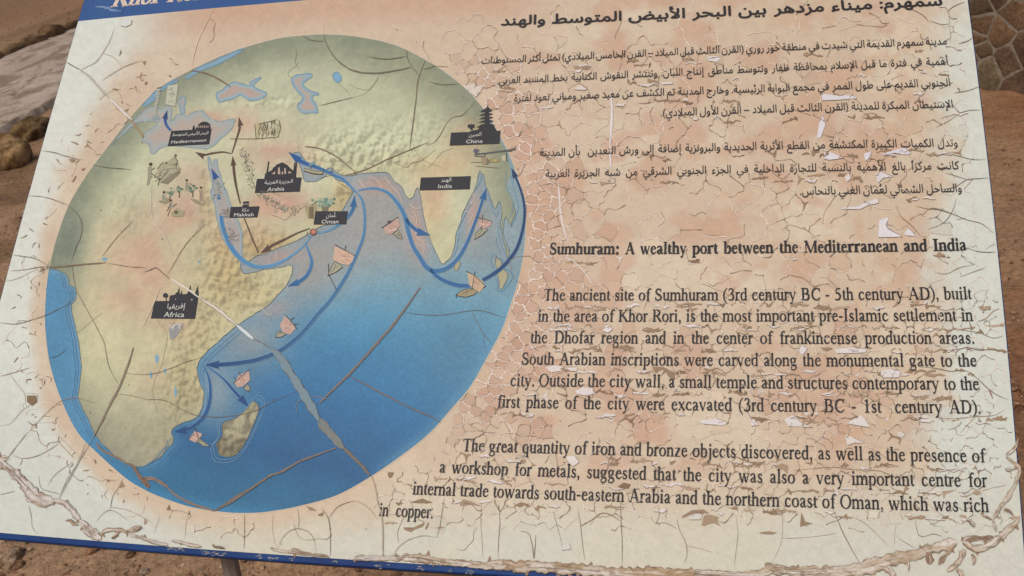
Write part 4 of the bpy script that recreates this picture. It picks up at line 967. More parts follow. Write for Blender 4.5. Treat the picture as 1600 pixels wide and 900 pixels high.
ALLC = []
def crack(pts, w, col=CB, edge=None, name="crack", layer=9, rough=.22, step=4, taper=True, col2=None):
    P = spline([(a, b) for a, b in pts], step); n = len(P)
    t = np.linspace(0, 1, n)
    ww = w * (np.minimum(1, .35 + 3 * np.minimum(t, 1 - t)) if taper else np.ones(n)) * (.7 + .6 * fbm(np.arange(n) / 3.0, np.full(n, pts[0][0] * .7), 5, 2))
    tt = np.gradient(P, axis=0); L = np.hypot(tt[:, 0], tt[:, 1]) + 1e-9
    j = (fbm(np.arange(n) / 2.2, np.full(n, pts[0][1] * .37), 29, 3) - .5) * (.6 + .10 * w)
    P = P + np.column_stack([-tt[:, 1], tt[:, 0]]) / L[:, None] * j[:, None]
    k = Ink()
    if edge is not None: k.ribbon(np.column_stack([P, ww + .9]), alb(edge), rough=rough, smooth=False)
    k.ribbon(np.column_stack([P, ww]), alb(col), alb(col2) if col2 is not None else None, rough=rough, smooth=False)
    return k

GB = (112, 98, 86)
for pts, w, c, e in [
  ([(578,743),(560,722),(545,708),(528,692)], 6.5, GB, None), ([(536,700),(515,676),(498,655)], 13, (112,116,112), GB), ([(500,660),(484,632),(470,608),(452,580),(436,556),(424,545)], 13, (112,130,138), (104,96,86)),
  ([(424,545),(410,536),(392,528)], 2, GB, None), ([(396,530),(384,520),(370,508)], 6, (196,200,202), (150,150,146)), ([(370,508),(352,493),(338,482),(322,472),(312,464)], 4.5, (202,194,184), (130,116,96)), ([(312,466),(298,455),(282,445),(266,435)], 4, (206,194,180), None),
  ([(266,436),(252,425),(244,418),(232,423),(224,425)], 1.8, CD, None),
  ([(499,630),(520,609),(545,585),(568,560),(590,535),(612,510),(631,485),(645,465),(656,449)], 3.2, GB, (130,120,116)), ([(543,586),(570,600),(600,616),(630,632),(650,641),(672,650),(688,660)], 2.6, GB, None),
  ([(629,487),(655,491),(685,492),(710,489),(735,485),(752,485),(770,490),(790,497)], 1.3, GB, None), ([(736,485),(745,502),(756,522),(770,539)], 1.2, GB, None), ([(755,526),(757,540),(760,552)], .9, GB, None),
  ([(525,700),(500,709),(470,720),(440,737),(424,742),(405,755),(385,768),(360,785),(335,798)], 3.2, GB, (124,112,104)),
  ([(150,692),(160,704),(172,710),(185,716),(198,724)], 3.6, (120,100,84), (140,128,116)), ([(196,724),(206,727),(214,738),(222,750),(232,761),(226,748),(222,746)], 6.5, (116,92,74), (146,122,104)), ([(222,747),(238,748),(250,753),(262,762)], 5.5, (122,100,84), (150,130,116)),
  ([(262,762),(272,772),(285,780),(300,787),(318,793),(335,798)], 4, (122,102,88), (110,118,124)), ([(335,798),(352,787),(372,774),(392,764),(400,758)], 4, GB, None),
  ([(208,543),(203,560),(196,580),(186,605),(172,632),(158,660),(146,682)], 3.2, (136,120,102), (116,104,88)), ([(146,682),(138,696),(125,718),(112,742),(100,764),(92,779)], 1.8, (140,132,118), None),
  ([(118,452),(128,470),(140,492),(150,510),(162,535),(167,560),(172,578),(185,600)], 1.3, GB, None), ([(197,583),(215,585),(238,584),(262,577),(290,566),(317,558)], 1.1, CD, None), ([(183,615),(205,618),(230,624),(256,625),(278,636),(300,647),(325,651),(352,651),(378,647),(400,641),(425,628),(464,611)], 1.3, GB, None),
  ([(16,423),(40,421),(62,417),(80,417)], 1.6, CB, None), ([(76,417.5),(100,416),(130,413),(166,410)], 3, (122,104,84), None), ([(168,411),(185,414),(205,417),(226,418),(230,421)], 1.1, CD, None), ([(20,398),(40,401),(56,404),(68,411),(78,417)], 1.6, CB, None), ([(8,440),(30,434),(48,425),(60,421)], 1, CP, None),
  ([(104,97),(114,103),(125,109)], 2.2, CD, None), ([(125,109),(140,120),(156,138),(170,153)], 3, (178,172,156), (150,140,122)), ([(170,153),(185,167),(196,178),(206,187)], 4.2, (206,196,190), (170,150,132)), ([(204,186),(212,198),(220,208),(224,215)], 3.4, (160,134,100), (124,108,82)),
  ([(125,109),(138,103),(150,96),(160,83),(170,66),(178,45)], 1.5, CP, None), ([(160,83),(175,88),(184,96),(190,104)], 1.4, (176,164,146), None), ([(158,126),(175,115),(192,105),(212,97),(224,94)], 1.4, CP, None),
  ([(473,55),(482,61),(494,64),(506,64)], 2, GB, None), ([(506,54),(509,66),(516,80),(528,95),(545,107),(565,113),(592,114),(618,110),(642,105)], 2.6, (110,100,84), None), ([(576,88),(590,91),(605,92),(622,90),(636,87)], 1.8, GB, None),
  ([(635,78),(637,92),(644,104),(655,118)], 2.2, GB, None), ([(664,94),(657,112),(652,130),(650,155),(646,185),(642,215),(640,232)], 2.3, (122,110,94), None), ([(661,108),(672,106),(680,102)], 1.8, GB, None), ([(668,126),(680,130),(692,132),(716,131)], 1.6, GB, None), ([(743,157),(733,169),(722,180),(708,183),(697,194),(688,210),(678,222),(665,227)], 1.4, CB, None),
  ([(475,229),(492,230),(510,236),(528,246),(543,258),(556,270)], 2.4, (118,98,80), None), ([(540,273),(556,270),(580,261),(606,248),(635,236),(652,229),(670,222)], 2.3, (122,100,82), None), ([(500,278),(515,274),(524,275)], 1.4, CB, None), ([(530,286),(542,293),(552,300)], 1.3, CD, None),
  ([(299,110),(312,112),(326,116),(342,124),(360,135)], 3.2, (122,104,88), None), ([(498,165),(515,161),(535,156),(554,151)], 1.3, CD, None), ([(554,151),(570,146),(584,132),(592,116)], .8, CP, None),
  ([(237,282),(236,310),(237,338),(246,355),(260,374),(269,398)], 1.8, (200,188,172), None), ([(262,428),(275,406),(290,382),(304,366),(320,350)], 1.4, (120,102,84), None), ([(160,400),(175,380),(188,365),(208,345)], 1.1, CD, None), ([(250,450),(242,470),(232,492),(222,512)], 1.8, (200,186,166), None),
  ([(145,257),(162,261),(184,263),(205,265)], 1.2, CD, None), ([(45,306),(65,307),(84,312),(105,320)], 1.4, CB, None), ([(105,321),(118,331),(127,346),(127,366),(118,388),(110,410)], 1.2, CD, None), ([(113,416),(115,434),(119,452)], 1.4, CB, None),
  ([(64,235),(84,238),(100,243),(118,248),(130,249)], 1.4, CB, None), ([(0,504),(20,506),(34,504),(54,498),(72,492),(96,480),(112,472)], 1.7, CB, None), ([(0,588),(18,583),(35,578),(48,574)], 1.3, CB, None), ([(15,584),(26,600),(38,615),(40,632),(45,638)], 1, CP, None),
  ([(0,665),(15,662),(28,648),(38,638),(54,628),(58,616),(40,614)], 1.2, CP, None), ([(42,677),(58,660),(72,645),(86,633),(98,625),(120,622),(150,630)], 1.3, CP, None), ([(75,560),(90,556),(104,545)], 1, CD, None),
  ([(12,715),(28,694),(42,676)], 1.6, CB, None), ([(20,711),(34,716),(55,713),(76,703),(92,692)], 1.6, CP, None), ([(31,728),(35,716)], 1.2, CB, None), ([(90,690),(102,702),(116,716)], 1.4, CP, None), ([(74,760),(84,744),(98,732),(114,722)], 1.2, CP, None), ([(60,743),(64,762),(78,768),(94,772)], 1.2, CD, None), ([(92,778),(104,750),(118,728),(134,692)], 1.6, (130,122,108), None),
  ([(172,796),(176,776),(186,760),(192,748)], 1.3, CB, None), ([(150,815),(160,803),(172,797),(186,803),(198,812)], 1.3, CB, None), ([(172,792),(196,796),(215,804),(240,818)], 1, CP, None), ([(0,773),(12,770),(24,767)], 1.1, CB, None), ([(44,787),(48,806),(50,824),(58,834)], 1.8, (172,164,146), None), ([(382,803),(382,830),(381,858)], 1.2, CB, None), ([(293,803),(290,822),(289,840)], .9, CP, None), ([(250,807),(244,822),(241,834)], .8, CP, None),
  ([(427,800),(426,830),(432,856)], .7, CP, None), ([(433,860),(440,842),(452,830),(465,826),(480,830),(490,842),(494,864)], 1.1, CB, None), ([(465,795),(467,810),(466,826)], 1, CB, None), ([(503,795),(512,808),(516,830),(516,850),(516,869)], 1.6, CD, None), ([(514,810),(525,794),(540,786),(556,782)], 1.4, CB, None), ([(556,782),(568,788),(580,798),(590,812)], 1.2, CP, None),
  ([(580,744),(586,760),(590,784),(596,805),(598,835),(598,869)], 2, (170,158,140), (152,138,118)), ([(613,868),(625,853),(642,842),(662,837),(682,840)], 1.1, CB, None), ([(682,840),(688,818),(692,790),(694,778)], 1.3, CB, None), ([(623,848),(621,832),(626,818),(632,806)], 1.1, CB, None),
  ([(752,783),(751,815),(753,845),(754,871)], 1, CP, None), ([(779,788),(781,815),(779,845),(778,871)], 1.4, CB, None), ([(772,785),(782,798),(790,785)], 1.6, CB, None), ([(812,830),(826,834),(832,855),(834,873),(836,850),(837,835)], 2.2, (128,110,90), None), ([(864,798),(870,820),(876,842),(879,856)], 1, CB, None), ([(903,796),(907,820),(910,850),(914,876)], 1.4, CB, None), ([(907,822),(922,814),(940,802),(955,805),(968,813)], 2.6, (146,122,96), None),
  ([(970,783),(970,810),(972,845),(972,880)], 1.6, CB, None), ([(1057,810),(1062,828),(1072,850),(1073,870),(1068,880)], 1.3, CB, None), ([(1025,818),(1040,817),(1058,826)], 1.2, CB, None), ([(1072,853),(1090,856),(1113,863)], .8, CP, None), ([(1150,806),(1153,835),(1150,862),(1147,885)], 1, CB, None), ([(1024,820),(1030,804),(1028,790)], 1.1, CB, None),
  ([(1222,790),(1223,815),(1221,845),(1210,872),(1202,880)], 1.1, CP, None), ([(1222,841),(1255,840),(1290,836),(1312,832)], 1.1, CP, None), ([(1300,792),(1310,815),(1320,838),(1332,860),(1343,880)], 1.8, CB, None), ([(1330,806),(1352,818),(1372,836),(1388,853)], 1, CP, None), ([(1400,838),(1412,846),(1428,856)], 1, CB, None), ([(1400,818),(1398,836),(1398,852)], .8, CP, None),
  ([(955,150),(956,175),(955,200),(953,228)], 4.4, (206,200,198), (184,168,154)), ([(954,226),(953,245),(955,263)], 3.6, (206,198,194), None), ([(872,284),(874,308),(876,335),(881,358),(888,378)], 3.8, (208,196,190), None), ([(888,402),(905,416),(917,431),(928,448)], 2.2, (208,198,190), None), ([(884,404),(895,406)], 4, (206,196,190), None),
  ([(870,55),(886,58),(885,64),(868,80),(862,92)], 1.6, (206,190,176), None), ([(300,110),(302,90),(310,62),(325,30),(333,12)], 1.6, (206,190,172), None), ([(506,52),(504,36),(498,22)], 1.6, (202,184,168), None), ([(1390,18),(1350,35),(1310,48),(1286,58)], 1, (208,196,182), None),
  ([(1480,18),(1490,10),(1508,2)], 1.5, CB, None), ([(1498,68),(1512,64),(1520,58)], 1.6, CB, None), ([(1482,14),(1484,40),(1485,68)], 1, CP, None), ([(1453,32),(1470,38),(1483,37)], 1.3, CB, None), ([(1420,12),(1440,22),(1452,34)], 1.2, CB, None),
  ([(1488,162),(1496,173),(1500,176),(1515,172),(1532,172)], 1.4, CB, None), ([(1462,199),(1480,190),(1500,177)], 1.5, CP, None), ([(1470,185),(1486,180),(1498,178)], 1.3, CB, None), ([(1490,145),(1510,142),(1530,135)], 1.3, CB, None), ([(1463,242),(1480,240),(1500,244),(1520,249),(1540,249)], 1.5, CB, None), ([(1470,296),(1492,292),(1510,281),(1528,279),(1545,278)], 1.7, CD, None), ([(1478,270),(1498,276),(1512,281)], 1.3, CB, None),
  ([(1494,310),(1490,325),(1482,340),(1468,352),(1450,358)], 1.6, CB, None), ([(1432,322),(1448,326),(1468,328),(1488,334),(1510,343),(1535,350),(1553,365)], 1.6, CB, None), ([(1400,320),(1408,338),(1424,352),(1438,368)], 1.3, CB, None), ([(1440,338),(1452,326),(1466,326),(1484,332)], 1.3, CB, None), ([(1506,386),(1530,393),(1557,394)], 1.5, CD, None), ([(1540,390),(1548,384),(1556,381)], 1, CB, None), ([(1460,425),(1478,428),(1500,418),(1520,414)], 1.2, CB, None), ([(1500,432),(1518,426),(1540,418)], 1.2, CB, None),
  ([(1527,502),(1540,498),(1552,486),(1562,482)], 2.2, CP, None), ([(1474,548),(1495,546),(1512,543),(1530,547),(1548,546),(1570,547)], 2, CB, None), ([(1500,515),(1530,520),(1552,528),(1568,524)], 1.3, CB, None), ([(1436,574),(1460,575),(1485,580),(1508,579),(1528,592),(1545,608),(1560,618),(1576,625)], 1.7, CB, None), ([(1545,608),(1549,617),(1551,623)], 3, (150,112,100), None), ([(1460,652),(1490,654),(1520,651),(1552,649),(1570,640)], 1.7, CP, None), ([(1500,677),(1512,663),(1524,652)], 1.2, CP, None),
  ([(1240,735),(1262,733),(1300,730),(1340,734),(1375,736),(1400,745),(1430,742)], 2, CP, None), ([(1450,770),(1462,760),(1485,755),(1500,742),(1506,730)], 1.8, CP, None), ([(1530,768),(1552,762),(1572,758)], 1.1, CP, None), ([(1445,783),(1460,795),(1478,808),(1500,818)], 1, CP, None), ([(1430,812),(1432,824),(1436,836),(1445,838),(1458,834),(1472,838)], 1.5, CB, None), ([(1452,820),(1464,816),(1475,810),(1490,812),(1495,820)], 1.4, CP, None),
]:
    w *= .56 if w < 2.3 else (.72 if w < 8 else .9)
    k = crack(pts, w, c, e); ALLC.append((w * len(k.v) ** 1.3, min(p[0] for p in pts), k))
ALLC.sort(key=lambda q: -q[0])

# random crack cells: Voronoi of jittered points, closer together in the bands between the lines of lettering
LINES = ENG + [ENG_TITLE] + ARA
def band(x, y):
    """0 inside a row of letters, 1 in the gap below it"""
    b = np.zeros(len(x))
    for L in LINES:
        d = y - line_y(L, x) if True else 0
        ok = (x > L[1][0] - 12) & (x < L[3][0] + 40)
        b = np.maximum(b, np.where(ok, np.exp(-((d - 9) / 6.5) ** 2), 0))
    return b
def region(x, y):
    """how badly the film is broken up here (0 none .. 1)"""
    dg = dist_pts(np.column_stack([x, y]), GL[::3])
    ins = inside(np.column_stack([x, y]), GLOBE)
    left = np.interp(y, [20, 90, 140, 400, 600, 700, 790, 850, 900], [640, 680, 720, 770, 740, 650, 560, 540, 540])
    t = sstep(0, 40, x - left) * sstep(845, 800, y)
    t = t * np.interp(y, [0, 60, 90, 200, 300, 420, 450, 780, 815, 850], [.15, .25, .55, .7, .5, .45, .85, 1, .55, .15])
    t = t * (1 - .55 * np.exp(-((x - 1050) / 140) ** 2 - ((y - 345) / 40) ** 2))
    t = np.maximum(t, .5 * sstep(1380, 1480, x) * sstep(860, 790, y))
    t = t * sstep(0, 14, right_edge_x(y) - x)
    qn = fbm(x / 75, y / 40, 205, 3); t = t * (.35 + .75 * sstep(.36, .56, qn))
    rg = np.exp(-(dg / 70) ** 2) * sstep(690, 760, x) * sstep(700, 640, y); t = np.maximum(t, .8 * rg * sstep(0, 6, dg))
    lft = .42 * np.exp(-(dg / 45) ** 2) * (x < 430) * sstep(70, 130, y) * sstep(3, 15, x - left_edge_x(y))
    t = np.maximum(t, lft)
    return np.where(ins, 0, t)
pts, rad = [], {}
N0 = 60000
cx_ = RNG.uniform(-20, 1600, N0); cy_ = RNG.uniform(10, 845, N0)
reg = region(cx_, cy_); bnd = band(cx_, cy_)
rr = np.where(reg > .03, (30 - 17 * np.minimum(reg, 1)) * (1 - .36 * bnd) * (.72 + .8 * fbm(cx_ / 30, cy_ / 22, 207, 3) ** 1.5), 44)
rr = np.where((np.exp(-(dist_pts(np.column_stack([cx_, cy_]), GL[::3]) / 60) ** 2) > .3) & (cx_ > 690) & (cy_ > 90) & (cy_ < 700), np.minimum(rr, 8.5 + 7 * fbm(cx_ / 25, cy_ / 25, 209, 2)), rr)
grid = {}
for i in range(N0):
    x, y, r = cx_[i], cy_[i], rr[i]; g0, g1 = int(x // 12), int(y // 12); m = int(r // 12) + 1; ok = True
    for a in range(g0 - m, g0 + m + 1):
        for b in range(g1 - m, g1 + m + 1):
            for (px_, py_, pr) in grid.get((a, b), ()):
                q = min(r, pr)
                if ((px_ - x) * .8) ** 2 + ((py_ - y) * 1.15) ** 2 < q * q: ok = False; break
            if not ok: break
        if not ok: break
    if ok: grid.setdefault((g0, g1), []).append((x, y, r)); pts.append((x, y))
vv, ee, ff, *_ = delaunay_2d_cdt([Vector(p) for p in pts], [], [], 0, 1e-5)
VV = np.array([tuple(v) for v in vv]); TR = np.array([list(f) for f in ff if len(f) == 3])
A_, B_, C_ = VV[TR[:, 0]], VV[TR[:, 1]], VV[TR[:, 2]]
dd = 2 * (A_[:, 0] * (B_[:, 1] - C_[:, 1]) + B_[:, 0] * (C_[:, 1] - A_[:, 1]) + C_[:, 0] * (A_[:, 1] - B_[:, 1]))
ok_ = np.abs(dd) > 1e-6; dd[~ok_] = 1
sa, sb, sc_ = (A_ ** 2).sum(1), (B_ ** 2).sum(1), (C_ ** 2).sum(1)
CC = np.column_stack([(sa * (B_[:, 1] - C_[:, 1]) + sb * (C_[:, 1] - A_[:, 1]) + sc_ * (A_[:, 1] - B_[:, 1])) / dd,
                      (sa * (C_[:, 0] - B_[:, 0]) + sb * (A_[:, 0] - C_[:, 0]) + sc_ * (B_[:, 0] - A_[:, 0])) / dd])
e2t = {}
for t_, tri in enumerate(TR):
    for a, b in ((0, 1), (1, 2), (2, 0)): e2t.setdefault((min(tri[a], tri[b]), max(tri[a], tri[b])), []).append(t_)
creg = region(CC[:, 0], CC[:, 1]); cband = band(CC[:, 0], CC[:, 1])
rose_w = (np.exp(-(dist_pts(CC, GL[::3]) / 80) ** 2) * sstep(690, 770, CC[:, 0]) * sstep(690, 640, CC[:, 1]) * (~inside(CC, GLOBE)))
site = {}
for t_, tri in enumerate(TR):
    for a in tri: site.setdefault(int(a), []).append(t_)
K0 = Ink(); K4 = Ink(); K5 = Ink()
sid = [i for i in site if len(site[i]) >= 4]
sreg = region(VV[sid][:, 0], VV[sid][:, 1]); srose = np.exp(-(dist_pts(VV[sid], GL[::3]) / 75) ** 2) * sstep(690, 760, VV[sid][:, 0]) * sstep(700, 640, VV[sid][:, 1])
swarm = sstep(.42, .6, fbm(VV[sid][:, 0] / 60, VV[sid][:, 1] / 45, 1, 4)) * sstep(1500, 1380, VV[sid][:, 0]) * sstep(440, 500, VV[sid][:, 1]) * sstep(720, 650, VV[sid][:, 1])
scol = sheet_colour(VV[sid])
for q_, i in enumerate(sid):
    if sreg[q_] < .12 or VV[i][0] < 600: continue
    if RNG.random() > .10 + .85 * max(srose[q_], .75 * swarm[q_]): continue
    c0 = VV[i]; P = CC[site[i]]; P = P[np.argsort(np.arctan2(P[:, 1] - c0[1], P[:, 0] - c0[0]))]
    rad = np.hypot(*(P - c0).T)
    if rad.max() > 40 or rad.min() < 2 or (P[:, 0] > right_edge_x(P[:, 1]) - 5).any() or inside(P, GLOBE).any() or P[:, 1].max() > 840: continue
    c0 = P.mean(0); rad = np.hypot(*(P - c0).T)
    P = c0 + (P - c0) * (1 - np.minimum(.35, RNG.uniform(.5, 1.5) / rad))[:, None]
    Q = []
    for a in range(len(P)):                       # cut the corners so the pieces look chipped
        p, q = P[a], P[(a + 1) % len(P)]; m_ = (p + q) / 2; Q += [p + RNG.normal(0, .4, 2), m_ + (c0 - m_) * RNG.uniform(-.05, .22) + RNG.normal(0, .5, 2)]
    col = scol[q_] * (1 + RNG.normal(0, .025))
    w = min(1, .9 * srose[q_] + .5 * swarm[q_]) * RNG.uniform(.5, .95)
    col = col * (1 - w) + alb(np.array((181, 146, 124)) + RNG.normal(0, 4)) * w
    K0.fan(c0, Q, col * .99, col * 1.03)
nb = {}
K1, K2, K3 = Ink(), Ink(), Ink()      # hairline cracks, flaked patches, pale veins
for i, (_, x_, k) in enumerate(ALLC):
    if i < 96: k.build("crack", 9 if x_ < 770 else 5.9, sign)
    else:
        n = len(K1.v); K1.v += k.v; K1.c += k.c; K1.offs += [o + 1e-4 for o in k.offs]; K1.f += [[j + n for j in f] for f in k.f]
for e, ts in e2t.items():
    if len(ts) != 2: continue
    a, b = CC[ts[0]], CC[ts[1]]; l = np.hypot(*(b - a))
    if l < 1.5 or l > 70: continue
    r = (creg[ts[0]] + creg[ts[1]]) / 2; bd = (cband[ts[0]] + cband[ts[1]]) / 2
    if r < .04: continue
    u = RNG.random()
    rose = (rose_w[ts[0]] + rose_w[ts[1]]) / 2
    if min(creg[ts[0]], creg[ts[1]]) < .03 or max(a[0] - right_edge_x(a[1]), b[0] - right_edge_x(b[1])) > -4 or min(a[0] - left_edge_x(a[1]), b[0] - left_edge_x(b[1])) < 4 or max(a[1], b[1]) > 842: continue
    n = (b - a) / l; n = np.array([-n[1], n[0]])
    mids = [a + (b - a) * t for t in (0, .25, .5, .75, 1)]
    for q in (1, 2, 3): mids[q] = mids[q] + n * RNG.normal(0, .07 * l + .25)
    if u < .33 + .55 * rose:                       # pale vein of exposed white film
        w = RNG.uniform(.8, 2.0) * (.75 + .6 * rose)
        (K4 if RNG.random() < .07 else K3).ribbon([(m_[0], m_[1], w * (1.25, .8, .6, .8, 1.25)[i]) for i, m_ in enumerate(mids)], alb(np.array((211, 194, 180)) + RNG.normal(0, 5)), rough=.4, step=2.5)
        if RNG.random() < .85: continue
    if u < .33 + .55 * rose + (.12 + .30 * r):
        w = RNG.uniform(.6, 1.25) * (.75 + .4 * bd)
        t0, t1 = (0, 5) if RNG.random() < .75 else ((0, 3) if RNG.random() < .5 else (2, 5))
        c = np.array((140, 118, 98)) + RNG.normal(0, 12) if RNG.random() < .7 else np.array((104, 88, 72))
        kk = K4 if RNG.random() < .13 else K1
        seg = mids[t0:t1]; prof = (1.3, .75, .55, .75, 1.3)[t0:t1]
        kk.ribbon([(m_[0], m_[1], w * prof[i]) for i, m_ in enumerate(seg)], alb(c), rough=.5, step=2.5)
    for t_, o in ((ts[0], ts[1]), (ts[1], ts[0])): nb.setdefault(t_, []).append(o)
for t_, os_ in nb.items():
    if len(os_) < 3: continue
    r, bd = creg[t_], cband[t_]
    p = .16 * r + .55 * bd * r
    if RNG.random() > p: continue
    c0 = CC[t_]; ds = []
    for o in os_:
        d = CC[o] - c0; l = np.hypot(*d)
        if l < 1: continue
        ds.append((math.atan2(d[1], d[0]), d / l, l))
    if len(ds) < 2: continue
    ds.sort(key=lambda q: q[0]); poly = []
    big = RNG.uniform(3, 9.5) * (1 + .35 * bd)
    for i, (an, d, l) in enumerate(ds):
        poly.append(c0 + d * min(l * .85, big * RNG.uniform(.5, 1.4)))
        an2 = ds[(i + 1) % len(ds)][0] + (6.283 if i == len(ds) - 1 else 0); am = (an + an2) / 2
        poly.append(c0 + np.array([math.cos(am), math.sin(am) * .8]) * big * RNG.uniform(.12, .34))
    u = RNG.random()
    if u < .66: c = np.array((146, 120, 94)) + RNG.normal(0, 10); k = K2
    elif u < .76: c = np.array((112, 94, 74)); k = K2
    else: c = np.array((206, 196, 188)); k = K3
    k.fan(c0, poly, alb(c))
# longer torn strips lying along the gaps under the rows of letters
for L in LINES:
    x0, x1 = L[1][0], L[3][0]; dense = .9 if L in ENG else .42
    if L is ENG_TITLE: dense = .3
    for q in range(int((x1 - x0) / 42 * dense * 1.5)):
        x = RNG.uniform(x0 - 10, x1 + 30); y = line_y(L, x) + RNG.uniform(6, 14)
        if inside(np.array([[x, y]]), GLOBE)[0] or x > right_edge_x(y) - 12: continue
        ln = RNG.uniform(8, 34); th = RNG.uniform(1.8, 5); white = RNG.random() < .42
        m = max(4, int(ln / 3)); s_ = np.linspace(0, 1, m)
        cyv = y + (fbm(s_ * 3, np.full(m, x), 3, 3) - .5) * 9 - .01 * (s_ * ln)
        hw = th * np.sin(np.pi * (s_ * .92 + .04)) ** .6 * (.35 + .9 * RNG.random(m)) / 2
        c = np.array((206, 197, 191)) + RNG.normal(0, 4) if white else np.array((148, 122, 96)) + RNG.normal(0, 12)
        P_ = np.column_stack([x + s_ * ln, cyv, hw * 2]); kk = K3 if white else K2
        kk.ribbon(P_, alb(c), smooth=False, rough=.3)
        if white: K1.ribbon(np.column_stack([x + s_ * ln, cyv + hw + .4, np.full(m, .8)]), alb((138, 118, 98)), smooth=False)
        else:
            for z_ in range(int(RNG.integers(1, 4))):
                i = int(RNG.integers(0, m)); K2.fan(P_[i, :2], [P_[i, :2] + RNG.normal(0, 1.3, 2) + np.array([math.cos(a), math.sin(a)]) * RNG.uniform(.6, 5) for a in np.sort(RNG.uniform(0, 6.28, 5))], alb(c))
# traced white losses and brown gaps that stand out
for poly, c in [([(1284,150),(1286,147),(1336,150),(1339,154),(1310,156),(1285,157)], (204,198,200)), ([(1276,216),(1280,190),(1286,180),(1290,195),(1283,214)], (206,200,202)), ([(1374,345),(1378,342),(1388,340),(1387,345),(1384,352),(1388,358),(1400,364),(1410,370),(1372,371)], (208,202,204)), ([(1412,366),(1420,356),(1432,369),(1418,368)], (206,200,202)), ([(1312,325),(1340,322),(1358,314),(1372,310),(1373,317),(1356,321),(1344,327),(1316,327)], (206,198,196)), ([(1288,240),(1298,238),(1312,244),(1318,247),(1296,250),(1288,248)], (206,200,202)), ([(1350,240),(1362,236),(1360,246),(1352,252)], (206,200,202)), ([(1378,241),(1402,233),(1415,231),(1424,240),(1414,242),(1398,239),(1380,243)], (202,196,200)), ([(1320,278),(1326,271),(1330,278),(1324,284)], (206,198,196)), ([(1368,272),(1378,268),(1396,276),(1380,278),(1372,286)], (204,196,194)),
   ([(722,134),(740,131),(756,134),(750,144),(744,152),(736,146)], (200,188,174)), ([(187,34),(196,30),(206,31),(205,38),(196,42),(188,40)], (200,202,194)), ([(902,135),(908,132),(918,137),(914,141),(897,140)], (204,192,182)), ([(900,108),(908,103),(912,106),(906,113),(901,113)], (208,200,194)), ([(1102,92),(1112,90),(1128,89),(1120,97),(1108,95)], (206,200,196)), ([(1030,129),(1050,128),(1053,131),(1036,132)], (206,198,192)), ([(852,574),(866,570),(880,574),(902,573),(901,580),(880,579),(862,582)], (206,196,190)), ([(899,611),(910,605),(926,607),(930,615),(915,618),(902,616)], (206,196,192)), ([(1304,546),(1330,543),(1356,543),(1352,551),(1325,552),(1308,552)], (206,198,196)), ([(1244,545),(1256,541),(1262,545),(1254,555)], (206,198,196)), ([(1376,580),(1392,576),(1408,580),(1404,590),(1380,590)], (206,198,194)), ([(1092,657),(1120,654),(1138,660),(1130,665),(1095,662)], (206,198,194)), ([(1172,655),(1180,658),(1186,664),(1174,666)], (208,200,196)), ([(1330,656),(1345,648),(1352,655),(1360,668),(1335,664),(1325,662)], (206,198,192)), ([(1225,655),(1240,648),(1252,660),(1270,668),(1232,666)], (204,196,190)), ([(945,509),(953,508),(957,515),(950,520),(942,517)], (210,202,198)), ([(885,713),(898,712),(905,722),(895,729),(888,722)], (206,198,190)), ([(1320,678),(1334,684),(1352,692),(1335,692),(1324,696)], (204,194,184)), ([(1402,675),(1410,674),(1415,680),(1408,684),(1402,681)], (198,190,178)), ([(1072,806),(1085,799),(1098,804),(1094,812),(1078,812)], (198,192,180)), ([(875,852),(890,850),(892,858),(878,860)], (196,192,182))]:
    K3.fan(np.mean(poly, 0), poly, alb(c)); K1.ribbon([(a, b, .8) for a, b in poly[len(poly) // 2 - 1:]], alb((140, 122, 104)), smooth=False)
for poly in [[(1268,235),(1281,232),(1280,238),(1274,239),(1272,244),(1268,242)], [(1308,275),(1312,258+12),(1318,272),(1322,270),(1318,276)], [(1342,281),(1346,278),(1349,284),(1344,285)], [(1210,729),(1222,724),(1232,728),(1230,740),(1224,734),(1215,732)], [(1020,573),(1035,573),(1044,577),(1032,579),(1024,584)], [(1036,575),(1046,590),(1054,594),(1055,582),(1048,580)], [(630,824),(642,826),(655,820),(664,816),(660,823),(648,827),(642,831),(632,828)], [(664,825),(669,816),(671,818),(668,824),(665,828)], [(617,785),(630,786),(626,788),(622,790)], [(640,785),(660,779),(676,785),(668,787),(655,786)], [(718,787),(724,780),(735,783),(752,791),(735,788),(720,791)], [(606,738),(615,738),(613,744),(608,747),(606,743)], [(478,791),(487,793),(495,798),(484,797)], [(496,804),(506,800),(504,806),(498,806)], [(1096,820),(1100,806),(1108,804),(1124,808),(1120,814),(1126,822),(1116,817),(1108,818),(1100,822)], [(1066,806),(1082,797),(1100,796),(1108,802),(1090,801),(1076,806),(1066,809)], [(1186,832),(1200,830),(1214,832),(1206,835),(1190,834)], [(965,760),(975,754),(986,757),(982,764),(970,763)], [(1100,545),(1108,552),(1120,550),(1112,545)], [(1250,823),(1252,800),(1258,815),(1270,818),(1256,821)], [(188,77),(186,88),(190,82)], [(168,748),(172,753),(166,752)], [(190,752),(195,760),(186,762),(189,756)], [(260,797),(267,797),(264,788)], [(225,820),(230,816),(226,810)], [(295,797),(298,806),(294,807)], [(222,97),(228,95),(226,102)], [(225,130),(231,127),(228,133)], [(263,117),(268,118),(266,121)], [(107,249),(113,248),(118,250),(112,254)], [(126,264),(134,262),(129,267)], [(66,418),(71,420),(67,427)], [(42,618),(56,618),(58,628),(50,634),(42,628)]]:
    K2.fan(np.mean(poly, 0), poly, alb(np.array((138, 114, 88)) + RNG.normal(0, 8)))
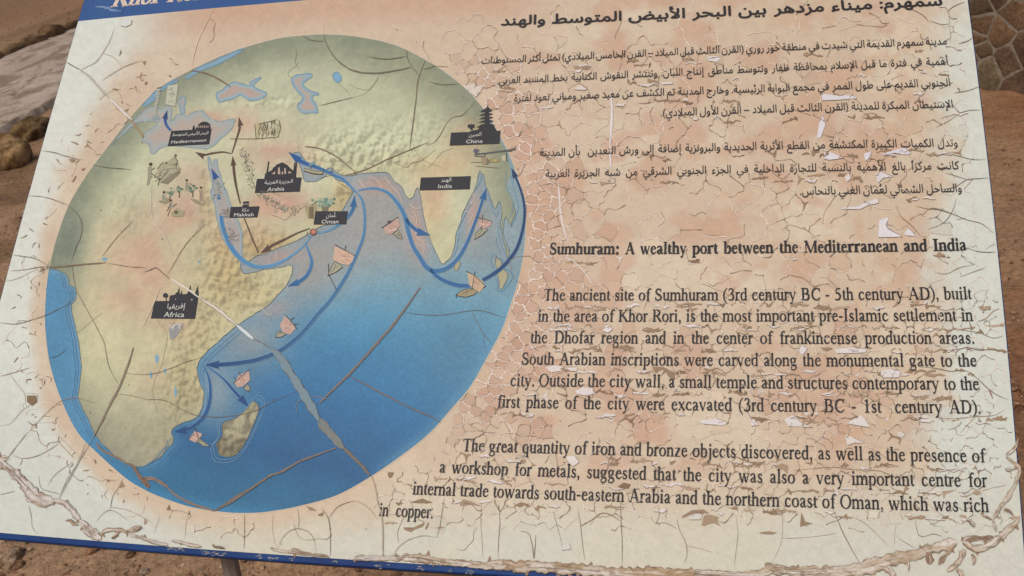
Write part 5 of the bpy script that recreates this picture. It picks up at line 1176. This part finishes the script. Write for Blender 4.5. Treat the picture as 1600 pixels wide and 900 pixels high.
# short nicks beside the globe's left rim
for i in range(190):
    q = GL[int(RNG.integers(0, len(GL)))]; d = q - GLOBE_C; d /= np.hypot(*d); p0 = q + d * RNG.uniform(5, 58)
    if p0[0] > 430 or p0[1] < 110 or p0[0] < left_edge_x(p0[1]) + 6 or p0[1] > 790: continue
    an = RNG.uniform(0, 6.28); Ls = RNG.uniform(3, 13); p1 = p0 + np.array([math.cos(an), math.sin(an)]) * Ls; pm = (p0 + p1) / 2 + RNG.normal(0, 1.5, 2)
    K1.ribbon([(p0[0], p0[1], RNG.uniform(.4, 2.2)), (pm[0], pm[1], RNG.uniform(.5, 1.5)), (p1[0], p1[1], .3)], alb(np.array((140, 116, 92)) + RNG.normal(0, 12)), rough=.4, step=2)
for i in range(130):                                   # grit and pits all over the sheet
    q = (RNG.uniform(130, 1540), RNG.uniform(30, 860))
    if RNG.random() < .4: continue
    K1.fan(q, circ(q[0], q[1], RNG.uniform(.4, 1.1), 6), alb((96, 84, 72)))
for i in range(34):                                    # long faint hairlines in the quiet parts
    x, y = RNG.uniform(240, 1500), RNG.uniform(20, 860); an = RNG.uniform(0, 3.14); P_ = [(x, y, .5)]
    if inside(np.array([[x, y]]), GLOBE)[0] and RNG.random() < .5: continue
    for j in range(int(RNG.integers(3, 8))):
        an += RNG.normal(0, .45); x += math.cos(an) * 11; y += math.sin(an) * 11; P_.append((x, y, RNG.uniform(.4, .9)))
    K1.ribbon(P_, alb((140, 124, 104)), step=3)

# ------------------------------------------------------------------ rolled and lifted strips of film: real relief on the board
def ridge(path, name="peeled_strip", h=1.0, step=3.0, seed=0, tan=(176, 156, 132), top=(204, 196, 184), prof=9):
    """path: (x, y, width); a half-round crumpled strip standing proud of the sheet"""
    P = spline(path, step); n = len(P); P[:, 2] *= .78
    t = np.gradient(P[:, :2], axis=0); L = np.hypot(t[:, 0], t[:, 1]) + 1e-9
    nn = np.column_stack([-t[:, 1], t[:, 0]]) / L[:, None]
    ii = np.arange(n)
    edge = [(.35 + 1.3 * fbm(ii / 2.2, np.full(n, s_), seed, 3)) for s_ in (1.3, 9.1)]
    endw = np.minimum(1, .45 + np.minimum(ii, n - 1 - ii) / 3.0)
    px, off, col = [], [], []
    for j in range(prof):
        a = -1 + 2 * j / (prof - 1)
        w = P[:, 2] / 2 * np.where(a < 0, edge[0], edge[1]) * endw
        q = P[:, :2] + nn * (a * w)[:, None]
        b = fbm(q[:, 0] / 7, q[:, 1] / 4, seed + 3, 4); st = fbm(ii / 14 + seed, np.full(n, a * 3.0), seed + 8, 3)
        hh = h * (P[:, 2] / 16) * .0010 * (1 - abs(a) ** 4) * (.8 + .3 * b)
        px.append(q); off.append(hh + .0003)
        c = mix(np.tile(np.array(tan, float), (n, 1)), np.array(top, float), sstep(.40, .60, st) * (1 - abs(a) ** 3))
        c = mix(c, np.array([126., 104., 82.]), sstep(.56, .70, fbm(q[:, 0] / 11, q[:, 1] / 6, seed + 21, 3)) * .55)
        if j in (0, prof - 1): c = mix(c, np.array([104., 88., 70.]), .7 * (fbm(ii / 2.0, np.full(n, j * 3.3), seed + 2, 2) > .42))
        col.append(c)
    px, off, col = np.vstack(px), np.concatenate(off), np.vstack(col)
    F_ = [[j * n + i, j * n + i + 1, (j + 1) * n + i + 1, (j + 1) * n + i] for j in range(prof - 1) for i in range(n - 1)]
    o = make_mesh(name, panel(px, LAY * 6 + off), F_, MAT_PEEL, sign, alb(col), BASE, True)
    for _ in range(2 + int(P[:, 2].mean() > 10) * 2):        # creases along the strip
        a0 = RNG.uniform(-.6, .6); i0 = int(RNG.integers(0, max(1, n // 2))); i1 = min(n, i0 + int(RNG.integers(4, max(5, n // 2 + 4))))
        if i1 - i0 < 3: continue
        q = P[i0:i1, :2] + nn[i0:i1] * (P[i0:i1, 2] / 2 * edge[0][i0:i1] * (a0 + .25 * (fbm(ii[i0:i1] / 3.0, np.full(i1 - i0, a0 * 5), 3, 2) - .5)))[:, None]
        K5.ribbon(np.column_stack([q, RNG.uniform(.4, 1.1, i1 - i0)]), alb((128, 108, 88) if RNG.random() < .7 else (206, 198, 190)), smooth=False)
    for e, sg_ in ((0, -1), (1, 1)):
        q = P[:, :2] + nn * (sg_ * P[:, 2] / 2 * edge[e] * endw)[:, None] + RNG.normal(0, .25, (n, 2))
        i = 0
        while i < n - 3:
            j = min(n, i + int(RNG.integers(4, 14)))
            if RNG.random() < .62: K1.ribbon(np.column_stack([q[i:j], RNG.uniform(.5, 1.3, j - i)]), alb((104, 88, 70)), smooth=False)
            if RNG.random() < .25:
                a_ = q[i]; d_ = nn[i] * sg_; K2.fan(a_, [a_ + t[i] / L[i] * 4, a_ + d_ * RNG.uniform(3, 8) + RNG.normal(0, 1.5, 2), a_ - t[i] / L[i] * 3], alb((140, 116, 92)))
            i = j
    return o
WHT = dict(tan=(178, 166, 152), top=(198, 191, 184))
ridge([(0,718,9),(8,727,14),(20,738,16),(34,753,20),(48,768,24),(62,778,26),(76,783,24),(84,784,16)], seed=1, **WHT)
ridge([(84,781,9),(96,784,12),(106,791,12),(116,803,12),(124,812,10)], seed=2, **WHT)
ridge([(124,812,8),(132,822,14),(142,831,18),(152,838,16),(158,842,10)], seed=3, h=.7, **WHT)
ridge([(40,781,4),(52,783,8),(62,788,7),(72,793,4)], seed=4); ridge([(110,812,5),(115,818,8),(122,820,4)], seed=5)
ridge([(0,716,5),(6,716,11),(13,714,5)], seed=6)
ridge([(158,834,5),(164,829,7),(176,827,7),(190,827,6),(197,832,5)], seed=7); ridge([(184,830,4),(182,836,6),(174,841,5)], seed=8)
ridge([(198,829,4),(206,828,8),(214,826,10),(221,823,5)], seed=9); ridge([(200,834,5),(214,839,7),(228,843,8),(244,848,7),(262,851,5)], seed=10, **WHT)
ridge([(268,845,3),(282,847,5),(296,851,6),(314,854,4)], seed=11); ridge([(333,854,3),(340,855,5),(350,856,3)], seed=12, tan=(110,96,80), top=(128,112,94))
ridge([(424,858,3),(438,861,6),(450,862,5),(462,860,9),(470,864,7),(490,867,6),(508,869,5),(514,871,3)], seed=13)
ridge([(553,873,7),(566,872,11),(590,872,9),(628,873,11)], seed=14, **WHT); ridge([(628,872,13),(650,872,15),(680,876,14),(710,880,14),(738,882,12),(752,884,13),(764,884,15),(790,884,16)], seed=15)
ridge([(764,880,14),(790,882,20),(830,885,21),(870,887,21),(910,891,22),(960,895,22),(1010,897,24),(1050,897,22),(1085,894,18)], seed=16, h=.8, tan=(160,134,104), top=(198,188,176))
ridge([(1085,893,10),(1092,895,14),(1120,897,14),(1150,897,13),(1180,897,15),(1200,892,14),(1220,888,18)], seed=17, h=.7)
ridge([(1196,880,8),(1210,889,16),(1240,893,18),(1280,893,22),(1320,892,26),(1350,887,26),(1376,880,26),(1400,873,24),(1430,865,22),(1455,858,21),(1478,851,20),(1494,847,20)], seed=18, h=1.25)
ridge([(1372,884,10),(1386,887,14),(1394,896,12),(1396,906,12)], seed=19); ridge([(1450,863,13),(1452,872,15),(1453,881,12)], seed=20, tan=(140,112,90), top=(156,130,108))
ridge([(1486,858,8),(1478,867,9),(1470,876,11),(1467,882,8)], seed=21); ridge([(1419,874,3),(1420,884,5),(1419,892,3)], seed=22)
ridge([(1505,846,8),(1512,842,11),(1530,841,8),(1545,840,8),(1552,838,7)], seed=23, tan=(138,114,92)); ridge([(1506,846,9),(1514,853,14),(1530,857,12),(1548,850,12),(1560,841,14),(1570,833,12),(1582,822,11),(1594,811,9)], seed=24, h=1.3)
ridge([(1508,858,12),(1503,868,11),(1497,879,10),(1488,887,10),(1480,893,7)], seed=25, h=1.2); ridge([(1518,866,6),(1523,874,10),(1520,882,5)], seed=26); ridge([(1495,889,7),(1500,894,10),(1504,904,8)], seed=27)
ridge([(1591,684,3),(1588,696,5),(1580,706,7),(1572,710,8)], seed=28); ridge([(1572,714,6),(1582,722,5),(1592,730,7),(1590,746,7),(1584,762,8),(1576,776,9),(1566,788,8),(1556,804,7),(1551,812,4)], seed=29, h=1.1)
ridge([(1570,733,4),(1577,734,6),(1586,732,4)], seed=30); ridge([(1568,796,4),(1578,799,5),(1584,806,3)], seed=31); ridge([(1534,805,6),(1541,807,6),(1550,812,3)], seed=32); ridge([(1514,812,5),(1519,818,7),(1523,823,5)], seed=33); ridge([(1552,812,4),(1553,822,6),(1557,830,4)], seed=34)
k = Ink()                                              # paint worn off the blue front edge in irregular streaks
for x0, y0, ln in ((262,857,26),(316,863.5,18),(330,866,22),(398,870,9),(420,872,14),(452,874,5),(522,878,7),(585,883,10),(604,884,6),(652,888,9),(700,891,5),(728,893,12)):
    for _ in range(int(ln * .8)):
        x = x0 + RNG.uniform(0, ln); y = y0 + (x - x0) * .075 + RNG.normal(0, 1.6); a = RNG.uniform(.6, 3.6)
        k.fan((x, y), [(x + a * RNG.uniform(.5, 1.3) * math.cos(t), y + .8 * RNG.uniform(.4, 1.3) * math.sin(t)) for t in np.linspace(0, 6.28, 8)[:-1]], alb(((120,120,116),(92,100,112),(140,132,120))[int(RNG.integers(0, 3))]))
k.offs = [o - .00045 for o in k.offs]; tag(k.build("worn_paint", 1, sign), kind="stuff")
for k, nm, ly in ((K0, "film_fragment", 3.5), (K3, "pale_vein", 4.5), (K2, "flaked_patch", 5.2), (K1, "hairline_crack", 5.8), (K4, "hairline_crack", 8.7), (K5, "film_crease", 22)):
    o = k.build(nm, ly, sign); tag(o, kind="stuff")
# ------------------------------------------------------------------ ground, path, wall and stones behind and below the sign
def soil_mat():
    m = bpy.data.materials.new("soil"); m.use_nodes = True
    n, l = m.node_tree.nodes, m.node_tree.links; b = n["Principled BSDF"]
    tc = n.new("ShaderNodeTexCoord")
    def noise(s, d=6):
        q = n.new("ShaderNodeTexNoise"); q.inputs["Scale"].default_value = s; q.inputs["Detail"].default_value = d; l.new(tc.outputs["Object"], q.inputs["Vector"]); return q
    a = n.new("ShaderNodeVertexColor"); a.layer_name = "Col"
    f1 = noise(55, 8); f2 = noise(9, 5)
    mr = n.new("ShaderNodeMapRange"); mr.inputs["From Min"].default_value = .3; mr.inputs["From Max"].default_value = .7; mr.inputs["To Min"].default_value = .68; mr.inputs["To Max"].default_value = 1.3
    mr2 = n.new("ShaderNodeMapRange"); mr2.inputs["From Min"].default_value = .3; mr2.inputs["From Max"].default_value = .7; mr2.inputs["To Min"].default_value = .88; mr2.inputs["To Max"].default_value = 1.12
    l.new(f1.outputs["Fac"], mr.inputs["Value"]); l.new(f2.outputs["Fac"], mr2.inputs["Value"])
    ml = n.new("ShaderNodeMath"); ml.operation = 'MULTIPLY'; l.new(mr.outputs[0], ml.inputs[0]); l.new(mr2.outputs[0], ml.inputs[1])
    mx = n.new("ShaderNodeMix"); mx.data_type = 'RGBA'; mx.blend_type = 'MULTIPLY'; mx.inputs["Factor"].default_value = 1
    l.new(a.outputs["Color"], mx.inputs["A"]); l.new(ml.outputs[0], mx.inputs["B"]); l.new(mx.outputs["Result"], b.inputs["Base Color"])
    b.inputs["Roughness"].default_value = .95; b.inputs["Specular IOR Level"].default_value = .1
    f3 = noise(120, 8); bp = n.new("ShaderNodeBump"); bp.inputs["Strength"].default_value = .7; bp.inputs["Distance"].default_value = .012
    l.new(f3.outputs["Fac"], bp.inputs["Height"]); l.new(bp.outputs["Normal"], b.inputs["Normal"])
    return m
SOIL = soil_mat()

# the path runs between these two edges (photo pixels of its far and near edge, taken to the ground)
fa, fb = ground([(0, 98)])[0], ground([(118, 49)])[0]
na, nb_ = ground([(0, 214)])[0], ground([(82, 168)])[0]
pdir = (fb - fa)[:2]; pdir /= np.hypot(*pdir)
def path_pt(base, s): return np.array([base[0] + pdir[0] * s, base[1] + pdir[1] * s, 0])

def soil_colour(x, y):
    n = fbm(x * 1.1, y * 1.1, 12, 5); m = fbm(x * 6, y * 6, 15, 4)
    c = mix(np.tile(np.array([128., 90., 63.]), (len(x), 1)), np.array([142., 110., 82.]), sstep(.4, .62, n))
    left = sstep(-.6, -1.6, x / np.maximum(y, .8) * 3.0)
    c = mix(c, np.array([150., 120., 92.]), left * .85)
    far = left * sstep(3.8, 4.6, y)
    c = mix(c, np.array([108., 84., 60.]), far * sstep(.46, .6, fbm(x * 2.2, y * 2.8, 19, 4)) * .8)
    return np.clip(lin(c * (.92 + .16 * m)[:, None]) / SOIL_E, .01, .6)
SOIL_E = 0.78
def ground_sheet():
    # fine near the sign, coarse out to the horizon
    xs = np.concatenate([-np.geomspace(300, 6.2, 18), np.arange(-6, 6.01, .035), np.geomspace(6.2, 300, 18)])
    ys = np.concatenate([-np.geomspace(200, 1.2, 14), np.arange(-1, 9.01, .035), np.geomspace(9.2, 400, 20)])
    X, Y = np.meshgrid(xs, ys); x, y = X.ravel(), Y.ravel()
    near = sstep(10, 7, np.hypot(x, y - 3))
    z = ((fbm(x * 1.3, y * 1.3, 2, 4) - .5) * .05 + (fbm(x * 7, y * 7, 4, 4) - .5) * .03 + (fbm(x * 13, y * 13, 6, 3) - .5) * .022) * near
    F_ = [[j * len(xs) + i, j * len(xs) + i + 1, (j + 1) * len(xs) + i + 1, (j + 1) * len(xs) + i] for j in range(len(ys) - 1) for i in range(len(xs) - 1)]
    o = make_mesh("ground", np.column_stack([x, y, z]), F_, SOIL, None, soil_colour(x, y), None, True)
    tag(o, kind="structure")
ground_sheet()

def path_sheet():
    nrm = np.array([-pdir[1], pdir[0]]); wd = abs(((na - fa)[:2]) @ nrm); sg = np.sign(((na - fa)[:2]) @ nrm)
    ss = np.arange(-6.5, 2.9, .025); ws = np.linspace(0, wd, int(wd / .02) + 2)
    S, W = np.meshgrid(ss, ws); s, w = S.ravel(), W.ravel()
    wob = (fbm(s * 3, w * 0 + 3, 8, 3) - .5) * .06 * np.where(w > wd * .9, 1, 0)
    x = fa[0] + pdir[0] * s + nrm[0] * sg * (w + wob); y = fa[1] + pdir[1] * s + nrm[1] * sg * (w + wob)
    rip = fbm(s * 1.6 + w * .6, w * 7.5, 31, 4)
    z = .055 + (rip - .5) * .014 + (fbm(s * 12, w * 12, 6, 3) - .5) * .006
    edge = np.minimum(w, wd - w) < .015; z = np.where(edge, -.03, z)
    c = mix(np.tile(np.array([168., 148., 130.]), (len(x), 1)), np.array([136., 116., 96.]), sstep(.52, .40, rip) * .95)
    c = mix(c, np.array([182., 164., 146.]), sstep(.5, .66, fbm(s * 2, w * 4, 44, 4)) * .6)
    st_ = np.abs(fbm(s * 1.3 + w * .8, w * 5.5 + s * .5, 61, 4) - .5); c = mix(c, np.array([122., 104., 86.]), sstep(.022, .006, st_) * .75)
    joint = np.abs(fbm(s * 1.1, w * 2.2, 51, 3) - .5) < .008
    c = np.where(joint[:, None], np.array([112., 92., 74.]), c); z = z - joint * .012
    n = len(ss)
    F_ = [[j * n + i, j * n + i + 1, (j + 1) * n + i + 1, (j + 1) * n + i] for j in range(len(ws) - 1) for i in range(n - 1)]
    o = make_mesh("path", np.column_stack([x, y, z]), F_, SOIL, None, np.clip(lin(c) / SOIL_E, .02, .7), None, True)
    tag(o, kind="structure")
    return nrm, sg, wd
PN, PSG, PW = path_sheet()

ROCK = soil_mat(); ROCK.name = "stone"
def rock(name, c, r, seed, colr, label, cat, group=None, flat=.6, rotz=0.0, sub=4, stretch=(1, 1)):
    bm = bmesh.new(); bmesh.ops.create_icosphere(bm, subdivisions=sub, radius=1)
    V = np.array([tuple(v.co) for v in bm.verts]); F_ = [[v.index for v in f.verts] for f in bm.faces]; bm.free()
    d = V.copy()
    k = 1 + .55 * (fbm(d[:, 0] * 1.4 + seed * 3.1, d[:, 1] * 1.4 + d[:, 2] * 1.1, seed, 4) - .5) + .22 * (fbm(d[:, 0] * 5 + d[:, 2] * 3, d[:, 1] * 5 + seed, seed + 5, 3) - .5)
    V = np.sign(V) * np.abs(V) ** .82 * k[:, None] * r
    V[:, 2] *= flat; V[:, 0] *= stretch[0]; V[:, 1] *= stretch[1]
    ca, sa_ = math.cos(rotz), math.sin(rotz)
    V = np.column_stack([V[:, 0] * ca - V[:, 1] * sa_, V[:, 0] * sa_ + V[:, 1] * ca, V[:, 2]])
    org = np.array([c[0], c[1], 0.0]); V = V + [c[0], c[1], r * flat * .45]
    n = fbm(d[:, 0] * 3 + seed, d[:, 1] * 3 + d[:, 2] * 2.5, seed + 9, 4)
    cc = mix(np.tile(np.array(colr, float), (len(V), 1)), np.array(colr, float) * [.66, .62, .56], sstep(.42, .62, n))
    o = make_mesh(name, V, F_, ROCK, None, np.clip(lin(cc) / SOIL_E, .02, .6), org, True)
    tag(o, label, cat, group); return o
PANG = math.atan2(pdir[1], pdir[0])
# edging: the near side of the path
def gp(px): return ground([px])[0]
g1, g2, g3 = gp((12, 262)), gp((52, 214)), gp((-28, 292))
rock("edging_stone", g1 + [-.02, .09, 0], .145, 3, (154, 124, 86), "big tan edging stone at the near side of the pale path, beside a darker one", "stone", "edging stones of the path", .85, PANG, 4, (1.15, .85))
rock("edging_stone", g2, .125, 8, (120, 96, 66), "dark brown edging stone at the path, half hidden by the board's left edge", "stone", "edging stones of the path", .75, PANG, 4, (1.5, .8))  # darker brown than the tan stone beside it
KL = float(np.hypot(*(fb - fa)[:2])); print("KERB", KL)
for i, (t, sz_, lab) in enumerate(((-.12, 1.1, "low earth coloured kerb stone on the path's far side, cut by the photo's left border"), (.18, .8, "low brown kerb stone on the path's far side, second from the left border"), (.44, 1.0, "low brown kerb stone midway along the far side of the pale path"),
                                   (.70, 1.25, "largest and darkest kerb stone on the path's far side, near the board"), (.95, .9, "low brown kerb stone on the path's far side, touching the board's left edge"))):
    q = path_pt(fa, KL * t) - np.append(PN * PSG * .03, 0)
    o = rock("kerb_stone", q, .07 * sz_ * max(1, KL / 1.1), 20 + i, (136, 108, 78) if i != 3 else (112, 86, 60), lab, "stone", "kerb stones of the path", .55, PANG + random.uniform(-.12, .12), 3, (KL * .14 / (.07 * sz_ * max(1, KL / 1.1)), .7))
    o.location.z += .045
for px, r, colr, lab in (((16, 876), .028, (158, 134, 108), "flat pale stone on the soil below the board's bottom left corner"), ((28, 886), .016, (128, 98, 74), "small brown stone on the soil below the board, right of a flat pale one"),
                         ((205, 868), .013, (112, 84, 62), "dark brown clod just under the board's blue bottom edge"), ((226, 895), .012, (156, 134, 114), "small round grey stone left of the steel post"),
                         ((108, 895), .014, (132, 104, 78), "rounded brown clod between the pale stones under the board"), ((150, 862), .008, (150, 128, 106), "tiny pale pebble touching the shade under the board's blue edge")):
    rock("loose_stone", gp(px), r, int(px[0]) + 3, colr, lab, "stone", "loose stones under the board", .55, random.uniform(0, 3), 3, (1.5, .9) if r > .02 else (1.1, 1))
for px, r, colr, lab in (((1580, 605), .022, (150, 112, 86), "pale stone on the red soil beside the board's right edge"), ((1592, 640), .013, (112, 78, 56), "dark pebble beside the lower right edge of the board")):
    rock("loose_stone", gp(px), r, int(px[0]), colr, lab, "stone", "loose stones right of the board", .5, 1.0, 3, (1.5, .9))

def gravel():
    V, F_, C_ = [], [], []
    bm = bmesh.new(); bmesh.ops.create_icosphere(bm, subdivisions=1, radius=1)
    bv = np.array([tuple(v.co) for v in bm.verts]); bf = [[v.index for v in f.verts] for f in bm.faces]; bm.free()
    spots = []
    for i in range(1500):
        px = (RNG.uniform(-60, 900), RNG.uniform(835, 960)); spots.append((ground([px])[0], RNG.lognormal(-5.9, .55)))
    for i in range(900):
        px = (RNG.uniform(1480, 1680), RNG.uniform(150, 820)); spots.append((ground([px])[0], RNG.lognormal(-5.6, .5)))
    for i in range(500):
        px = (RNG.uniform(-80, 130), RNG.uniform(-40, 95)); spots.append((ground([px])[0], RNG.lognormal(-4.9, .5)))
    for i in range(350):
        px = (RNG.uniform(-80, 70), RNG.uniform(235, 460)); spots.append((ground([px])[0], RNG.lognormal(-5.3, .5)))
    for (p, r) in spots:
        r = min(r, .02)
        v = bv * RNG.uniform(.65, 1.25, bv.shape) * r * [1.2, 1, .65]; a = RNG.uniform(0, 6.28)
        v = np.column_stack([v[:, 0] * math.cos(a) - v[:, 1] * math.sin(a), v[:, 0] * math.sin(a) + v[:, 1] * math.cos(a), v[:, 2]])
        z = float(((fbm(np.array([p[0] * 1.3]), np.array([p[1] * 1.3]), 2, 4) - .5) * .05 + (fbm(np.array([p[0] * 7]), np.array([p[1] * 7]), 4, 4) - .5) * .03)[0])
        n = len(V); V += (v + [p[0], p[1], z + r * .25]).tolist(); F_ += [[n + j for j in f] for f in bf]
        c = np.array([(132, 98, 72), (148, 116, 90), (116, 84, 60), (164, 138, 114)][int(RNG.choice(4, p=[.4, .3, .2, .1]))]) * RNG.uniform(.92, 1.06)
        C_ += [np.clip(lin(c) / SOIL_E, .02, .6)] * len(v)
    o = make_mesh("gravel", V, F_, ROCK, None, np.array(C_), None)
    tag(o, kind="stuff")
gravel()

def stone_wall():
    wa, wb = ground([(1516, 133)])[0], ground([(1600, 143)])[0]
    d = (wb - wa)[:2]; d /= np.hypot(*d); nrm = np.array([-d[1], d[0]])
    if nrm @ (CAM[:2] - wa[:2]) < 0: nrm = -nrm                     # toward the camera
    S0, S1, HT, TH = -1.6, 2.4, 1.9, .4
    root = bpy.data.objects.new("stone_wall", None); COL.objects.link(root)
    org = np.array([wa[0] + d[0] * .4, wa[1] + d[1] * .4, 0]); root.location = org
    tag(root, "dark brown rubble stone wall with grey mortar joints behind the sign's right edge", "wall")
    def P(s, z, o): return (wa[0] + d[0] * s + nrm[0] * o, wa[1] + d[1] * s + nrm[1] * o, z)
    V = [P(S0, -.1, 0), P(S1, -.1, 0), P(S1, HT, 0), P(S0, HT, 0), P(S0, -.1, -TH), P(S1, -.1, -TH), P(S1, HT, -TH), P(S0, HT, -TH)]
    F_ = [[0, 1, 2, 3], [5, 4, 7, 6], [1, 5, 6, 2], [4, 0, 3, 7], [3, 2, 6, 7], [1, 0, 4, 5]]
    make_mesh("mortar", V, F_, solid_mat("mortar", alb((120, 108, 92)), .9, .1, c2=alb((144, 132, 114)), scale=30, bump=.6, bscale=60), root, None, org)
    # stones: cells of a Voronoi diagram, traced ones where the photograph shows them
    def sz(px):
        r = ray([px])[0]; t = ((wa[:2] - CAM[:2]) @ nrm) / (r[:2] @ nrm); q = CAM + r * t
        return ((q[:2] - wa[:2]) @ d, q[2])
    seeds = [sz(p) for p in [(1530,8),(1532,40),(1524,62),(1530,78),(1540,108),(1562,52),(1588,20),(1560,-12),(1600,78),(1596,136),(1518,88),(1575,92),(1528,-18),(1600,-20)]]
    sd_ = list(seeds)
    for _ in range(4000):
        q = (RNG.uniform(S0 - .3, S1 + .3), RNG.uniform(-.3, HT + .3))
        if all((q[0] - a) ** 2 + (q[1] - b) ** 2 > .33 ** 2 for a, b in sd_) and all((q[0] - a) ** 2 + (q[1] - b) ** 2 > .25 ** 2 for a, b in seeds): sd_.append(q)
    SD = np.array(sd_); V, F_, C_ = [], [], []
    for i, c in enumerate(SD):
        if not (S0 + .02 < c[0] < S1 - .02 and -.35 < c[1] < HT - .02): continue
        poly = [np.array(p) for p in ((S0, -.12), (S1, -.12), (S1, HT), (S0, HT))]
        near = np.argsort(((SD - c) ** 2).sum(1))[1:18]
        for j in near:                                              # clip the cell by each neighbour's bisector, less a mortar joint
            nn = SD[j] - c; L = np.hypot(*nn); nn = nn / L; lim = L / 2 - .0075; new = []
            for a in range(len(poly)):
                p, q = poly[a], poly[(a + 1) % len(poly)]; dp, dq = (p - c) @ nn - lim, (q - c) @ nn - lim
                if dp <= 0: new.append(p)
                if dp * dq < 0: new.append(p + (q - p) * dp / (dp - dq))
            poly = new
            if len(poly) < 3: break
        if len(poly) < 3: continue
        col = np.array([(100, 82, 62), (110, 86, 64), (90, 74, 56), (106, 92, 70), (94, 74, 58)][int(RNG.integers(0, 5))], float)
        pp = []
        for a in range(len(poly)):
            p, q = poly[a], poly[(a + 1) % len(poly)]; m = max(1, int(np.hypot(*(q - p)) / .04))
            pp += [p + (q - p) * t / m for t in range(m)]
        cen = np.mean(pp, 0); pp = np.array(pp) + RNG.normal(0, .003, (len(pp), 2)); n = len(V); k = len(pp)
        for ring_, (sc, o) in enumerate(((1.0, .0015), (.965, .0028), (.72, .004), (.4, .005))):
            for p in pp:
                q = cen + (p - cen) * sc; b = fbm(np.array([q[0] * 14]), np.array([q[1] * 14]), 77, 4)[0]
                V.append(P(q[0], q[1], o + (b - .5) * .005 * (ring_ > 0))); m_ = fbm(np.array([q[0] * 9 + i]), np.array([q[1] * 9]), 81, 4)[0]
                C_.append(np.clip(lin(col * (.75 + .55 * m_)) / SOIL_E, .01, .5))
        V.append(P(cen[0], cen[1], .0055)); C_.append(np.clip(lin(col) / SOIL_E, .01, .5))
        for r_ in range(3):
            for a in range(k): F_.append([n + r_ * k + a, n + r_ * k + (a + 1) % k, n + (r_ + 1) * k + (a + 1) % k, n + (r_ + 1) * k + a])
        for a in range(k): F_.append([n + 3 * k + a, n + 3 * k + (a + 1) % k, n + 4 * k])
    make_mesh("stone_facing", V, F_, ROCK, root, np.array(C_), org, True)
stone_wall()
